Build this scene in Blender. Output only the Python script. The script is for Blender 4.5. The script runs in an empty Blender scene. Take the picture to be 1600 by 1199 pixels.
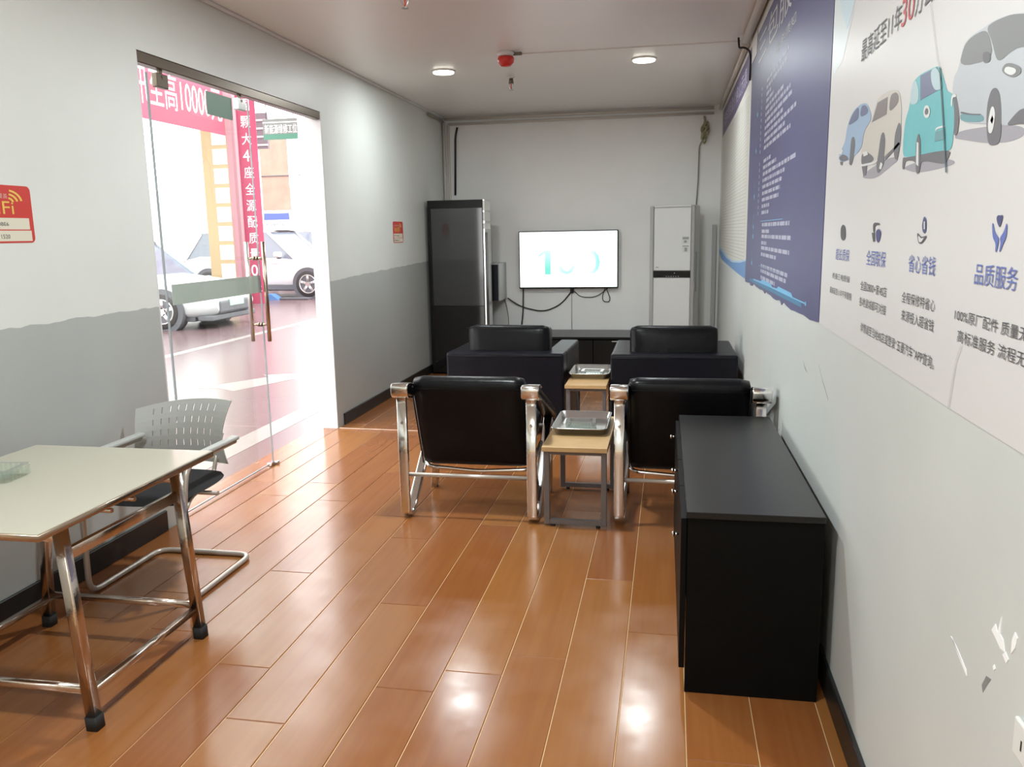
import bpy, bmesh, math, random
from mathutils import Vector, Matrix, Euler

R = math.radians
scene = bpy.context.scene
COL = scene.collection
random.seed(7)

# ------------------------------------------------------------------ camera
cd = bpy.data.cameras.new('camera')
cam = bpy.data.objects.new('camera', cd)
COL.objects.link(cam)
cd.sensor_fit = 'HORIZONTAL'
cd.sensor_width = 36.0
cd.lens = 1290.0 / 1600.0 * 36.0
cd.clip_start = 0.05
cd.clip_end = 200
YAW, PITCH, ROLL = R(10.86), R(10.28), R(1.05)
_c, _s = math.cos, math.sin
fwd = Vector((-_s(YAW) * _c(PITCH), _c(YAW) * _c(PITCH), -_s(PITCH)))
right = Vector((_c(YAW), _s(YAW), 0))
down = fwd.cross(right)
r2 = right * _c(ROLL) + down * _s(ROLL)
d2 = -right * _s(ROLL) + down * _c(ROLL)
rm = Matrix((r2, -d2, -fwd)).transposed()
cam.matrix_world = Matrix.Translation((0, 0, 1.5)) @ rm.to_4x4()
scene.camera = cam

# ------------------------------------------------------------------ world, lamps, exposure
SKY = 4.6
LAMP_W = 20.0
scene.view_settings.view_transform = 'Standard'
scene.view_settings.look = 'None'
scene.view_settings.gamma = 1.0
scene.view_settings.exposure = 0.26
scene.view_settings.use_curve_mapping = False
scene.cycles.use_denoising = True
scene.cycles.max_bounces = 10
scene.cycles.diffuse_bounces = 6
scene.cycles.glossy_bounces = 5
scene.cycles.transmission_bounces = 8
scene.cycles.transparent_max_bounces = 12
scene.cycles.sample_clamp_indirect = 6.0
scene.cycles.caustics_reflective = False
scene.cycles.caustics_refractive = False
world = bpy.data.worlds.new('overcast_sky')
scene.world = world
world.use_nodes = True
bg = world.node_tree.nodes['Background']
bg.inputs['Color'].default_value = (1.0, 0.99, 0.98, 1)
bg.inputs['Strength'].default_value = SKY

XL, XR, YB, YF, ZC = -2.575, 0.53, 9.476, -2.2, 2.82
LAMPS = [(-1.84, 6.87), (-0.22, 6.83), (-1.03, 3.95), (-1.03, 1.1), (-1.03, -1.4)]  # first two are the visible downlights; the rest are added, unseen fill lamps
for lx, ly in LAMPS:
    ld = bpy.data.lights.new('ceiling_lamp', 'AREA')
    ld.shape = 'DISK'
    ld.size = 0.17
    ld.energy = LAMP_W * 0.85 if ly > 5 else LAMP_W * 2.2  # the added unseen lamps run stronger to even out the room
    ld.color = (0.92, 0.99, 1.0)
    lo = bpy.data.objects.new('ceiling_lamp', ld)
    COL.objects.link(lo)
    lo.location = (lx, ly, ZC - 0.028)

# ------------------------------------------------------------------ helpers
def srgb(r, g, b):
    f = lambda c: (c / 255 / 12.92) if c / 255 <= 0.04045 else ((c / 255 + 0.055) / 1.055) ** 2.4
    return (f(r), f(g), f(b))

MATS = {}
def mat(name, col=(0.5, 0.5, 0.5), rough=0.5, metal=0.0, spec=0.5, emit=0.0, trans=0.0, bump=0.0, bscale=40.0, vary=0.0):
    if name in MATS:
        return MATS[name]
    m = bpy.data.materials.new(name)
    m.use_nodes = True
    nt = m.node_tree
    b = nt.nodes['Principled BSDF']
    b.inputs['Base Color'].default_value = (*col, 1)
    b.inputs['Roughness'].default_value = rough
    b.inputs['Metallic'].default_value = metal
    b.inputs['Specular IOR Level'].default_value = spec
    b.inputs['Transmission Weight'].default_value = trans
    if emit:
        b.inputs['Emission Color'].default_value = (*col, 1)
        b.inputs['Emission Strength'].default_value = emit
    tc = nt.nodes.new('ShaderNodeTexCoord')
    nz = nt.nodes.new('ShaderNodeTexNoise')
    nz.inputs['Scale'].default_value = bscale
    nz.inputs['Detail'].default_value = 4
    nt.links.new(tc.outputs['Object'], nz.inputs['Vector'])
    if bump:
        bp = nt.nodes.new('ShaderNodeBump')
        bp.inputs['Strength'].default_value = bump
        bp.inputs['Distance'].default_value = 0.01
        nt.links.new(nz.outputs['Fac'], bp.inputs['Height'])
        nt.links.new(bp.outputs['Normal'], b.inputs['Normal'])
    if vary:
        mx = nt.nodes.new('ShaderNodeMix')
        mx.data_type = 'RGBA'
        mx.inputs['A'].default_value = (*[c * (1 - vary) for c in col], 1)
        mx.inputs['B'].default_value = (*[min(1, c * (1 + vary)) for c in col], 1)
        nt.links.new(nz.outputs['Fac'], mx.inputs['Factor'])
        nt.links.new(mx.outputs['Result'], b.inputs['Base Color'])
    MATS[name] = m
    return m

def glass_mat(name, tint=(1, 1, 1), gloss=1.0):
    m = bpy.data.materials.new(name)
    m.use_nodes = True
    nt = m.node_tree
    nt.nodes.clear()
    out = nt.nodes.new('ShaderNodeOutputMaterial')
    tr = nt.nodes.new('ShaderNodeBsdfTransparent')
    tr.inputs['Color'].default_value = (*tint, 1)
    gl = nt.nodes.new('ShaderNodeBsdfGlossy')
    gl.inputs['Roughness'].default_value = 0.02
    fr = nt.nodes.new('ShaderNodeFresnel')
    fr.inputs['IOR'].default_value = 1.45
    mu = nt.nodes.new('ShaderNodeMath')
    mu.operation = 'MULTIPLY'
    mu.inputs[1].default_value = gloss
    mx = nt.nodes.new('ShaderNodeMixShader')
    nt.links.new(fr.outputs[0], mu.inputs[0])
    geo = nt.nodes.new('ShaderNodeNewGeometry')
    inv = nt.nodes.new('ShaderNodeMath')
    inv.operation = 'SUBTRACT'
    inv.inputs[0].default_value = 1.0
    nt.links.new(geo.outputs['Backfacing'], inv.inputs[1])
    m2 = nt.nodes.new('ShaderNodeMath')
    m2.operation = 'MULTIPLY'
    nt.links.new(mu.outputs[0], m2.inputs[0])
    nt.links.new(inv.outputs[0], m2.inputs[1])
    nt.links.new(m2.outputs[0], mx.inputs[0])
    nt.links.new(tr.outputs[0], mx.inputs[1])
    nt.links.new(gl.outputs[0], mx.inputs[2])
    nt.links.new(mx.outputs[0], out.inputs[0])
    return m

def BM():
    return bmesh.new()

def xf(bm, n0, mtx):
    bm.verts.ensure_lookup_table()
    for v in bm.verts[n0:]:
        v.co = mtx @ v.co

def box(bm, lo, hi, bev=0.0, seg=2, mtx=None):
    t = bmesh.new()
    bmesh.ops.create_cube(t, size=1)
    for v in t.verts:
        v.co = Vector([lo[i] + (v.co[i] + 0.5) * (hi[i] - lo[i]) for i in range(3)])
    if bev:
        bmesh.ops.bevel(t, geom=t.edges[:], offset=bev, segments=seg, profile=0.5, affect='EDGES')
    if mtx:
        bmesh.ops.transform(t, matrix=mtx, verts=t.verts)
    join(bm, t)

def join(bm, t):
    mp = {}
    for v in t.verts:
        mp[v] = bm.verts.new(v.co)
    for f in t.faces:
        try:
            nf = bm.faces.new([mp[v] for v in f.verts])
            nf.smooth = f.smooth
        except ValueError:
            pass
    t.free()

def frame_of(d):
    d = d.normalized()
    a = Vector((0, 0, 1)) if abs(d.z) < 0.9 else Vector((1, 0, 0))
    x = a.cross(d).normalized()
    return x, d.cross(x)

def cyl(bm, p0, p1, r0, r1=None, n=16, caps=True):
    r1 = r0 if r1 is None else r1
    p0, p1 = Vector(p0), Vector(p1)
    x, y = frame_of(p1 - p0)
    A, B = [], []
    for i in range(n):
        a = 2 * math.pi * i / n
        d = x * math.cos(a) + y * math.sin(a)
        A.append(bm.verts.new(p0 + d * r0))
        B.append(bm.verts.new(p1 + d * r1))
    for i in range(n):
        f = bm.faces.new((A[i], A[(i + 1) % n], B[(i + 1) % n], B[i]))
        f.smooth = True
    if caps:
        bm.faces.new(A[::-1])
        bm.faces.new(B)

def round_path(pts, rad=0.05, n=6):
    pts = [Vector(p) for p in pts]
    out = [pts[0]]
    for i in range(1, len(pts) - 1):
        p, a, b = pts[i], pts[i - 1], pts[i + 1]
        u, v = (a - p), (b - p)
        r = min(rad, u.length * 0.49, v.length * 0.49)
        s, e = p + u.normalized() * r, p + v.normalized() * r
        for k in range(n + 1):
            t = k / n
            out.append(s * (1 - t) ** 2 + p * 2 * t * (1 - t) + e * t * t)
    out.append(pts[-1])
    return out

def sweep(bm, pts, prof, closed=False, ref=None, smooth=True):
    """prof: list of (a,b) offsets in the frame (side, up)."""
    pts = [Vector(p) for p in pts]
    n = len(pts)
    rings = []
    px = None
    for i in range(n):
        if closed:
            d = (pts[(i + 1) % n] - pts[i - 1]).normalized()
        else:
            d = (pts[min(i + 1, n - 1)] - pts[max(i - 1, 0)]).normalized()
        if ref is not None:
            x = (Vector(ref) - d * d.dot(Vector(ref))).normalized()
        elif px is None:
            x, _ = frame_of(d)
        else:
            x = (px - d * d.dot(px)).normalized()
        px = x
        y = d.cross(x)
        rings.append([bm.verts.new(pts[i] + x * a + y * b) for a, b in prof])
    m = len(prof)
    for i in range(n if closed else n - 1):
        A, B = rings[i], rings[(i + 1) % n]
        for j in range(m):
            f = bm.faces.new((A[j], A[(j + 1) % m], B[(j + 1) % m], B[j]))
            f.smooth = smooth
    if not closed:
        bm.faces.new(rings[0][::-1])
        bm.faces.new(rings[-1])

def circ(r, n=10):
    return [(r * math.cos(2 * math.pi * i / n), r * math.sin(2 * math.pi * i / n)) for i in range(n)]

def rrect(w, h, r, n=3):
    out = []
    for cx, cy, a0 in ((w / 2 - r, h / 2 - r, 0), (-w / 2 + r, h / 2 - r, 90), (-w / 2 + r, -h / 2 + r, 180), (w / 2 - r, -h / 2 + r, 270)):
        for k in range(n + 1):
            a = R(a0 + 90 * k / n)
            out.append((cx + r * math.cos(a), cy + r * math.sin(a)))
    return out

def tube(bm, pts, r, rad=0.0, n=10, closed=False):
    if rad:
        pts = round_path(pts, rad)
    sweep(bm, pts, circ(r, n), closed)

def band(bm, pts, w, t, rad=0.0, ref=(1, 0, 0), rr=0.006, n=8):
    if rad:
        pts = round_path(pts, rad, n)
    sweep(bm, pts, rrect(w, t, min(rr, t * 0.45)), ref=ref)

def prism(bm, outline, axis, lo, hi):
    """extrude a 2-D outline along axis ('x','y','z')."""
    def P(a, b, c):
        return {'x': (c, a, b), 'y': (a, c, b), 'z': (a, b, c)}[axis]
    A = [bm.verts.new(P(a, b, lo)) for a, b in outline]
    B = [bm.verts.new(P(a, b, hi)) for a, b in outline]
    n = len(outline)
    for i in range(n):
        bm.faces.new((A[i], A[(i + 1) % n], B[(i + 1) % n], B[i]))
    bm.faces.new(A[::-1])
    bm.faces.new(B)

def lathe(bm, prof, centre, n=24):
    c = Vector(centre)
    rings = []
    for r, z in prof:
        rings.append([bm.verts.new(c + Vector((r * math.cos(2 * math.pi * i / n), r * math.sin(2 * math.pi * i / n), z))) for i in range(n)])
    for A, B in zip(rings, rings[1:]):
        for i in range(n):
            f = bm.faces.new((A[i], A[(i + 1) % n], B[(i + 1) % n], B[i]))
            f.smooth = True
    bm.faces.new(rings[0][::-1])
    bm.faces.new(rings[-1])

def pillow(bm, lo, hi, puff=0.03, r=0.03, nx=10, ny=10, mtx=None):
    """rounded cushion: a subdivided box with bulging faces."""
    t = bmesh.new()
    bmesh.ops.create_cube(t, size=2)
    bmesh.ops.subdivide_edges(t, edges=t.edges[:], cuts=nx, use_grid_fill=True)
    c = [(lo[i] + hi[i]) / 2 for i in range(3)]
    h = [(hi[i] - lo[i]) / 2 for i in range(3)]
    ax = min(range(3), key=lambda i: h[i])
    for v in t.verts:
        p = Vector(v.co)
        q = Vector([p[i] * h[i] for i in range(3)])
        core = Vector([max(-(h[i] - r), min(h[i] - r, q[i])) for i in range(3)])
        d = q - core
        if d.length > 1e-9:
            d = d.normalized() * r
        q = core + d
        o = [i for i in range(3) if i != ax]
        bul = (1 - p[o[0]] ** 2) * (1 - p[o[1]] ** 2)
        q[ax] += math.copysign(puff * bul, p[ax]) if abs(p[ax]) > 0.5 else 0
        v.co = Vector([q[i] + c[i] for i in range(3)])
    for f in t.faces:
        f.smooth = True
    if mtx:
        bmesh.ops.transform(t, matrix=mtx, verts=t.verts)
    join(bm, t)

def obj(name, bm, m, parent=None, loc=None, kind=None):
    bmesh.ops.recalc_face_normals(bm, faces=bm.faces[:])
    me = bpy.data.meshes.new(name)
    bm.to_mesh(me)
    bm.free()
    if m:
        me.materials.append(m)
    o = bpy.data.objects.new(name, me)
    COL.objects.link(o)
    if parent:
        o.parent = parent
    if loc:
        o.location = loc
    if kind:
        o['kind'] = kind
    return o

def flat(name, pts, m, parent=None):
    """one flat printed polygon (no normal flip)."""
    me = bpy.data.meshes.new(name)
    me.from_pydata([tuple(p) for p in pts], [], [tuple(range(len(pts)))])
    me.materials.append(m)
    o = bpy.data.objects.new(name, me)
    COL.objects.link(o)
    if parent:
        o.parent = parent
    return o

def tag(o, label, cat, group=None):
    o['label'] = label
    o['category'] = cat
    if group:
        o['group'] = group
    return o

def thing(name, label, cat, loc=(0, 0, 0), rz=0.0, group=None):
    o = bpy.data.objects.new(name, None)
    o.empty_display_size = 0.1
    COL.objects.link(o)
    o.location = loc
    o.rotation_euler = (0, 0, rz)
    return tag(o, label, cat, group)

def dup(root, loc, rz, label):
    def cp(o, par):
        c = o.copy()
        COL.objects.link(c)
        c.parent = par
        for ch in [x for x in list(KIDS.get(o.name, []))]:
            cp(ch, c)
        return c
    KIDS = {}
    for o in bpy.data.objects:
        if o.parent:
            KIDS.setdefault(o.parent.name, []).append(o)
    r = cp(root, None)
    r.location = loc
    r.rotation_euler = (0, 0, rz)
    r['label'] = label
    return r

def text(name, s, m, parent, org, rv, uv, w, h, off=0.0):
    """flat print: letters in a box of w x h at org, running along rv, standing along uv."""
    cu = bpy.data.curves.new(name, 'FONT')
    cu.body = s
    cu.size = 1
    cu.resolution_u = 3
    to = bpy.data.objects.new(name, cu)
    COL.objects.link(to)
    dg = bpy.context.evaluated_depsgraph_get()
    me = bpy.data.meshes.new_from_object(to.evaluated_get(dg))
    bpy.data.objects.remove(to)
    bpy.data.curves.remove(cu)
    me.name = name
    xs = [v.co.x for v in me.vertices] or [0, 1]
    ys = [v.co.y for v in me.vertices] or [0, 1]
    x0, y0 = min(xs), min(ys)
    sx = w / max(1e-6, max(xs) - x0)
    sy = h / max(1e-6, max(ys) - y0)
    rv, uv, org = Vector(rv), Vector(uv), Vector(org)
    nv = rv.cross(uv)
    for v in me.vertices:
        v.co = org + rv * ((v.co.x - x0) * sx) + uv * ((v.co.y - y0) * sy) + nv * off
    me.materials.clear()
    me.materials.append(m)
    o = bpy.data.objects.new(name, me)
    COL.objects.link(o)
    o.parent = parent
    return o

# ------------------------------------------------------------------ materials
WHITE_WALL = (0.70, 0.72, 0.685)
def wall_paint(name, split=None, white=WHITE_WALL, grey=(0.42, 0.44, 0.425), slope=0.0):
    m = mat(name, white, 0.42, bump=0.06, bscale=9)
    nt = m.node_tree
    b = nt.nodes['Principled BSDF']
    geo = nt.nodes.new('ShaderNodeNewGeometry')
    n2 = nt.nodes.new('ShaderNodeTexNoise')
    n2.inputs['Scale'].default_value = 1.3
    n2.inputs['Detail'].default_value = 6
    nt.links.new(geo.outputs['Position'], n2.inputs['Vector'])
    var = nt.nodes.new('ShaderNodeMix')
    var.data_type = 'RGBA'
    var.blend_type = 'MULTIPLY'
    var.inputs['Factor'].default_value = 1
    ramp = nt.nodes.new('ShaderNodeValToRGB')
    ramp.color_ramp.elements[0].position = 0.25
    ramp.color_ramp.elements[0].color = (0.9, 0.9, 0.9, 1)
    ramp.color_ramp.elements[1].position = 0.7
    ramp.color_ramp.elements[1].color = (1, 1, 1, 1)
    nt.links.new(n2.outputs['Fac'], ramp.inputs['Fac'])
    nt.links.new(ramp.outputs['Color'], var.inputs['B'])
    if split is None:
        var.inputs['A'].default_value = (*white, 1)
    else:
        sep = nt.nodes.new('ShaderNodeSeparateXYZ')
        nt.links.new(geo.outputs['Position'], sep.inputs[0])
        n3 = nt.nodes.new('ShaderNodeTexNoise')
        n3.inputs['Scale'].default_value = 7
        nt.links.new(geo.outputs['Position'], n3.inputs['Vector'])
        ma = nt.nodes.new('ShaderNodeMath')
        ma.operation = 'MULTIPLY_ADD'
        ma.inputs[1].default_value = 0.03
        nt.links.new(n3.outputs['Fac'], ma.inputs[0])
        sl = nt.nodes.new('ShaderNodeMath')
        sl.operation = 'MULTIPLY_ADD'
        sl.inputs[1].default_value = -slope
        nt.links.new(sep.outputs['Y'], sl.inputs[0])
        nt.links.new(sep.outputs['Z'], sl.inputs[2])
        nt.links.new(sl.outputs[0], ma.inputs[2])
        gt = nt.nodes.new('ShaderNodeMath')
        gt.operation = 'GREATER_THAN'
        gt.inputs[1].default_value = split + 0.015
        nt.links.new(ma.outputs[0], gt.inputs[0])
        mx = nt.nodes.new('ShaderNodeMix')
        mx.data_type = 'RGBA'
        mx.inputs['A'].default_value = (*grey, 1)
        mx.inputs['B'].default_value = (*white, 1)
        nt.links.new(gt.outputs[0], mx.inputs['Factor'])
        nt.links.new(mx.outputs['Result'], var.inputs['A'])
    nt.links.new(var.outputs['Result'], b.inputs['Base Color'])
    return m

def plank_mat(name, dark, light):
    m = mat(name, dark, 0.2, spec=0.55)
    nt = m.node_tree
    b = nt.nodes['Principled BSDF']
    oi = nt.nodes.new('ShaderNodeObjectInfo')
    tc = nt.nodes.new('ShaderNodeNewGeometry')
    mp = nt.nodes.new('ShaderNodeMapping')
    mp.inputs['Scale'].default_value = (38, 1.6, 1)
    nt.links.new(tc.outputs['Position'], mp.inputs['Vector'])
    off = nt.nodes.new('ShaderNodeVectorMath')
    off.operation = 'SCALE'
    off.inputs[0].default_value = (13, 29, 0)
    nt.links.new(oi.outputs['Random'], off.inputs['Scale'])
    nt.links.new(off.outputs[0], mp.inputs['Location'])
    nz = nt.nodes.new('ShaderNodeTexNoise')
    nz.inputs['Scale'].default_value = 1.0
    nz.inputs['Detail'].default_value = 5
    nt.links.new(mp.outputs[0], nz.inputs['Vector'])
    add = nt.nodes.new('ShaderNodeMath')
    add.operation = 'MULTIPLY_ADD'
    add.inputs[1].default_value = 0.38
    nt.links.new(oi.outputs['Random'], add.inputs[0])
    sc = nt.nodes.new('ShaderNodeMath')
    sc.operation = 'MULTIPLY'
    sc.inputs[1].default_value = 0.5
    nt.links.new(nz.outputs['Fac'], sc.inputs[0])
    nt.links.new(sc.outputs[0], add.inputs[2])
    ramp = nt.nodes.new('ShaderNodeValToRGB')
    ramp.color_ramp.elements[0].position = 0.15
    ramp.color_ramp.elements[0].color = (*dark, 1)
    ramp.color_ramp.elements[1].position = 0.85
    ramp.color_ramp.elements[1].color = (*light, 1)
    nt.links.new(add.outputs[0], ramp.inputs['Fac'])
    nt.links.new(ramp.outputs['Color'], b.inputs['Base Color'])
    n4 = nt.nodes.new('ShaderNodeTexNoise')
    n4.inputs['Scale'].default_value = 6
    n4.inputs['Detail'].default_value = 6
    nt.links.new(tc.outputs['Position'], n4.inputs['Vector'])
    mr = nt.nodes.new('ShaderNodeMapRange')
    mr.inputs['From Min'].default_value = 0.3
    mr.inputs['From Max'].default_value = 0.75
    mr.inputs['To Min'].default_value = 0.16
    mr.inputs['To Max'].default_value = 0.27
    nt.links.new(n4.outputs['Fac'], mr.inputs['Value'])
    nt.links.new(mr.outputs[0], b.inputs['Roughness'])
    return m

M_WALL = wall_paint('two_tone_wall_paint', 1.165)
M_WALLFAR = wall_paint('two_tone_wall_paint_far', 1.165 - 0.0235 * 6.05, slope=0.0235)
M_WALLR = wall_paint('pale_two_tone_paint', 1.165, grey=(0.58, 0.605, 0.59))
M_WHITE = wall_paint('white_wall_paint', white=(0.86, 0.86, 0.845))  # white raised above the left wall's to offset weaker light on the back wall
M_JAMB = mat('jamb_paint', (0.66, 0.66, 0.66), 0.5, bump=0.1, bscale=12)
M_CEIL = mat('ceiling_board', (0.85, 0.845, 0.825), 0.3, spec=0.4, bump=0.02, bscale=2.0, vary=0.03)
M_SLAB = mat('floor_seam', (0.72, 0.5, 0.26), 0.5)
M_PLANK = plank_mat('laminate_plank', (0.235, 0.075, 0.022), (0.34, 0.145, 0.04))
M_BASE = mat('black_skirting', (0.012, 0.012, 0.012), 0.4)
M_CHROME = mat('chrome', (0.72, 0.70, 0.68), 0.13, 1.0)
M_STEEL = mat('brushed_steel', (0.55, 0.54, 0.52), 0.28, 1.0, bump=0.05, bscale=60)
M_TRAY = mat('stainless_tray', (0.68, 0.68, 0.67), 0.2, 1.0, bump=0.08, bscale=30)
M_LEATHER = mat('black_leather', (0.006, 0.006, 0.007), 0.31, spec=0.16, bump=0.25, bscale=14)
M_LEATHER2 = mat('black_sofa_leather', (0.006, 0.006, 0.010), 0.36, spec=0.2, bump=0.1, bscale=25)
M_BLACKBOARD = mat('black_board', (0.004, 0.004, 0.004), 0.45, spec=0.08, bump=0.03, bscale=50)
M_BLACKTOP = mat('black_board_top', (0.008, 0.008, 0.008), 0.3, spec=0.35, bump=0.02, bscale=40)
M_BLACKPL = mat('black_plastic', (0.006, 0.006, 0.006), 0.35, spec=0.3)
M_RUBBER = mat('rubber', (0.01, 0.01, 0.01), 0.7)
M_GREYFRAME = mat('grey_metal_frame', (0.16, 0.145, 0.145), 0.4, 0.3)
M_OAK = mat('pale_oak_board', (0.55, 0.36, 0.17), 0.4, bump=0.03, vary=0.12, bscale=18)
M_TABLE = mat('cream_table_laminate', (0.46, 0.435, 0.35), 0.16, spec=0.5)
M_WHITEPL = mat('white_plastic', (0.70, 0.71, 0.69), 0.35)
M_GREYPL = mat('grey_plastic', (0.42, 0.42, 0.41), 0.4)
M_CHAIRPL = mat('pale_grey_chair_plastic', (0.43, 0.44, 0.42), 0.4)
M_CHAIRTUBE = mat('pale_grey_tube', (0.52, 0.47, 0.42), 0.3, 0.4)
M_FABRIC = mat('black_seat_fabric', (0.008, 0.008, 0.009), 0.85, bump=0.2, bscale=200)
M_DARKMET = mat('dark_bronze_metal', (0.16, 0.13, 0.10), 0.35, 0.8)
M_HANDLE = mat('bronze_steel', (0.42, 0.33, 0.26), 0.25, 1.0)
M_PIPE = mat('white_conduit', (0.62, 0.58, 0.53), 0.4)
M_CABLE = mat('black_cable', (0.01, 0.01, 0.01), 0.5)
M_GCABLE = mat('grey_cable', (0.28, 0.26, 0.22), 0.6)
M_RED = mat('red_plastic', (0.62, 0.03, 0.02), 0.4)
M_LED = mat('led_diffuser', (1.0, 0.97, 0.86), 0.5, emit=5.0)
M_GLASS = glass_mat('clear_door_glass', (0.97, 0.985, 0.975), 1.0)
M_GLASS2 = glass_mat('ashtray_glass', (0.95, 0.98, 0.965), 2.0)
M_GLASSEDGE = mat('glass_edge', (0.30, 0.34, 0.36), 0.2)
M_FROST = mat('frosted_film', (0.50, 0.55, 0.51), 0.5)
M_FROST2 = mat('green_film', (0.22, 0.32, 0.27), 0.35)
M_BLACKGLASS = mat('black_glass', (0.006, 0.006, 0.007), 0.06, spec=0.6)

# ------------------------------------------------------------------ structure
def struct(name, bm, m, parent=None):
    o = obj(name, bm, m, parent)
    if parent is None:
        o['kind'] = 'structure'
    return o

DY0, DY1, DZ = 3.835, 6.045, 2.42
XO = -2.70
b = BM(); box(b, (XO - 0.06, YF, -0.06), (XR + 0.12, YB + 0.12, -0.003)); FLOOR = struct('floor', b, M_SLAB)
PW = 0.2055
OFFS = {4: 2.43, 3: 2.57, 2: 2.71, 1: 3.42, 7: 2.49, 6: 2.18, 5: 3.05, 0: 2.95, 8: 3.3, 9: 2.7, 10: 4.62, 11: 4.35, 12: 3.0}
PL = 1.6
for k in range(-3, 13):
    x0, x1 = 0.07 - PW * (k + 1), 0.07 - PW * k
    x0, x1 = max(x0, XL + 0.001), min(x1, XR - 0.001)
    if x1 - x0 < 0.01:
        continue
    y = OFFS.get(k, 2.2) - 2 * PL
    while y < YB:
        a, c = max(y, -0.6), min(y + PL, YB - 0.001)
        y += PL
        if c - a < 0.02:
            continue
        g = 0.0011
        b = BM()
        h = 0.0022
        lo = [b.verts.new(p) for p in ((x0 + g, a + g, -0.003), (x1 - g, a + g, -0.003), (x1 - g, c - g, -0.003), (x0 + g, c - g, -0.003))]
        hi = [b.verts.new(p) for p in ((x0 + g + h, a + g + h, 0), (x1 - g - h, a + g + h, 0), (x1 - g - h, c - g - h, 0), (x0 + g + h, c - g - h, 0))]
        for i in range(4):
            b.faces.new((lo[i], lo[(i + 1) % 4], hi[(i + 1) % 4], hi[i]))
        b.faces.new(hi)
        obj('plank', b, M_PLANK, FLOOR)
b = BM(); box(b, (XO - 0.058, DY0 + 0.002, -0.003), (XL - 0.002, DY1 - 0.002, 0.0)); obj('threshold_board', b, M_PLANK, FLOOR)

b = BM(); box(b, (XO, YF - 0.1, ZC), (XR + 0.12, YB + 0.12, ZC + 0.12)); CEIL = struct('ceiling', b, M_CEIL)
b = BM()
box(b, (XO, YF - 0.1, 0), (XL, DY0, ZC))
box(b, (XO, DY0, DZ), (XL, DY1, ZC))
struct('wall_left', b, M_WALL)
b = BM(); box(b, (XO, DY1, 0), (XL, YB + 0.12, ZC)); struct('wall_left_far', b, M_WALLFAR).name = 'wall_left'
b = BM(); box(b, (XL, YB, 0), (XR, YB + 0.12, ZC)); struct('wall_back', b, M_WHITE)
b = BM(); box(b, (XR, YF - 0.1, 0), (XR + 0.12, YB + 0.12, ZC)); WR = struct('wall_right', b, M_WALLR)
b = BM(); box(b, (XL, YF - 0.1, 0), (XR, YF, ZC)); struct('wall_front', b, M_WHITE)
# painted door reveals (thin plaster lining, far one chipped at its foot)
b = BM(); box(b, (XO + 0.001, DY1 - 0.012, 0), (XL - 0.001, DY1, DZ)); box(b, (XO + 0.001, DY0, 0), (XL - 0.001, DY0 + 0.012, DZ)); struct('trim_1', b, M_JAMB)
# skirtings
b = BM(); box(b, (XL, 6.16, 0), (XL + 0.014, 8.9, 0.095), 0.003, 1); struct('baseboard_left', b, M_BASE)
b = BM(); box(b, (XL, YF, 0), (XL + 0.014, 3.72, 0.11), 0.003, 1); struct('baseboard_left_near', b, M_BASE).name = 'baseboard_left'
b = BM(); box(b, (XR - 0.014, YF, 0), (XR, YB, 0.10), 0.003, 1); struct('baseboard_right', b, M_BASE)
b = BM(); box(b, (XL + 0.014, YB - 0.014, 0), (XR - 0.014, YB, 0.10), 0.003, 1); struct('baseboard_back', b, M_BASE)
b = BM(); box(b, (XL, YF, ZC - 0.022), (XL + 0.022, YB, ZC), 0.008, 2); struct('trim_2', b, M_JAMB)
# chipped paint on the right wall
M_CHIP = mat('bare_plaster', (0.85, 0.86, 0.86), 0.7)
for pts in ([(1.566, 0.742), (1.556, 0.742), (1.52, 0.727), (1.474, 0.713), (1.478, 0.722), (1.528, 0.736)],
            [(1.385, 0.845), (1.372, 0.862), (1.36, 0.852), (1.352, 0.885), (1.35, 0.855), (1.338, 0.852), (1.328, 0.836), (1.345, 0.833), (1.365, 0.84)],
            [(1.306, 0.868), (1.298, 0.885), (1.288, 0.88), (1.292, 0.862), (1.305, 0.845)],
            [(1.335, 0.828), (1.325, 0.838), (1.312, 0.832), (1.318, 0.822)],
            [(1.367, 0.79), (1.362, 0.796), (1.357, 0.791), (1.362, 0.785)]):
    b = BM(); prism(b, pts, 'x', XR - 0.0012, XR); obj('paint_chip', b, M_CHIP, WR)
M_SCUFF = mat('dark_scuff', (0.22, 0.225, 0.22), 0.6)
for pts in ([(3.07, 1.02), (3.0, 0.985), (2.88, 0.94), (2.86, 0.93), (2.97, 0.97)], [(3.42, 0.98), (3.36, 0.955), (3.3, 0.95), (3.37, 0.965)],
            [(1.405, 0.735), (1.39, 0.76), (1.37, 0.765), (1.385, 0.745), (1.398, 0.725)]):
    b = BM(); prism(b, pts, 'x', XR - 0.0006, XR); obj('scuff_mark', b, M_SCUFF, WR)

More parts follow.
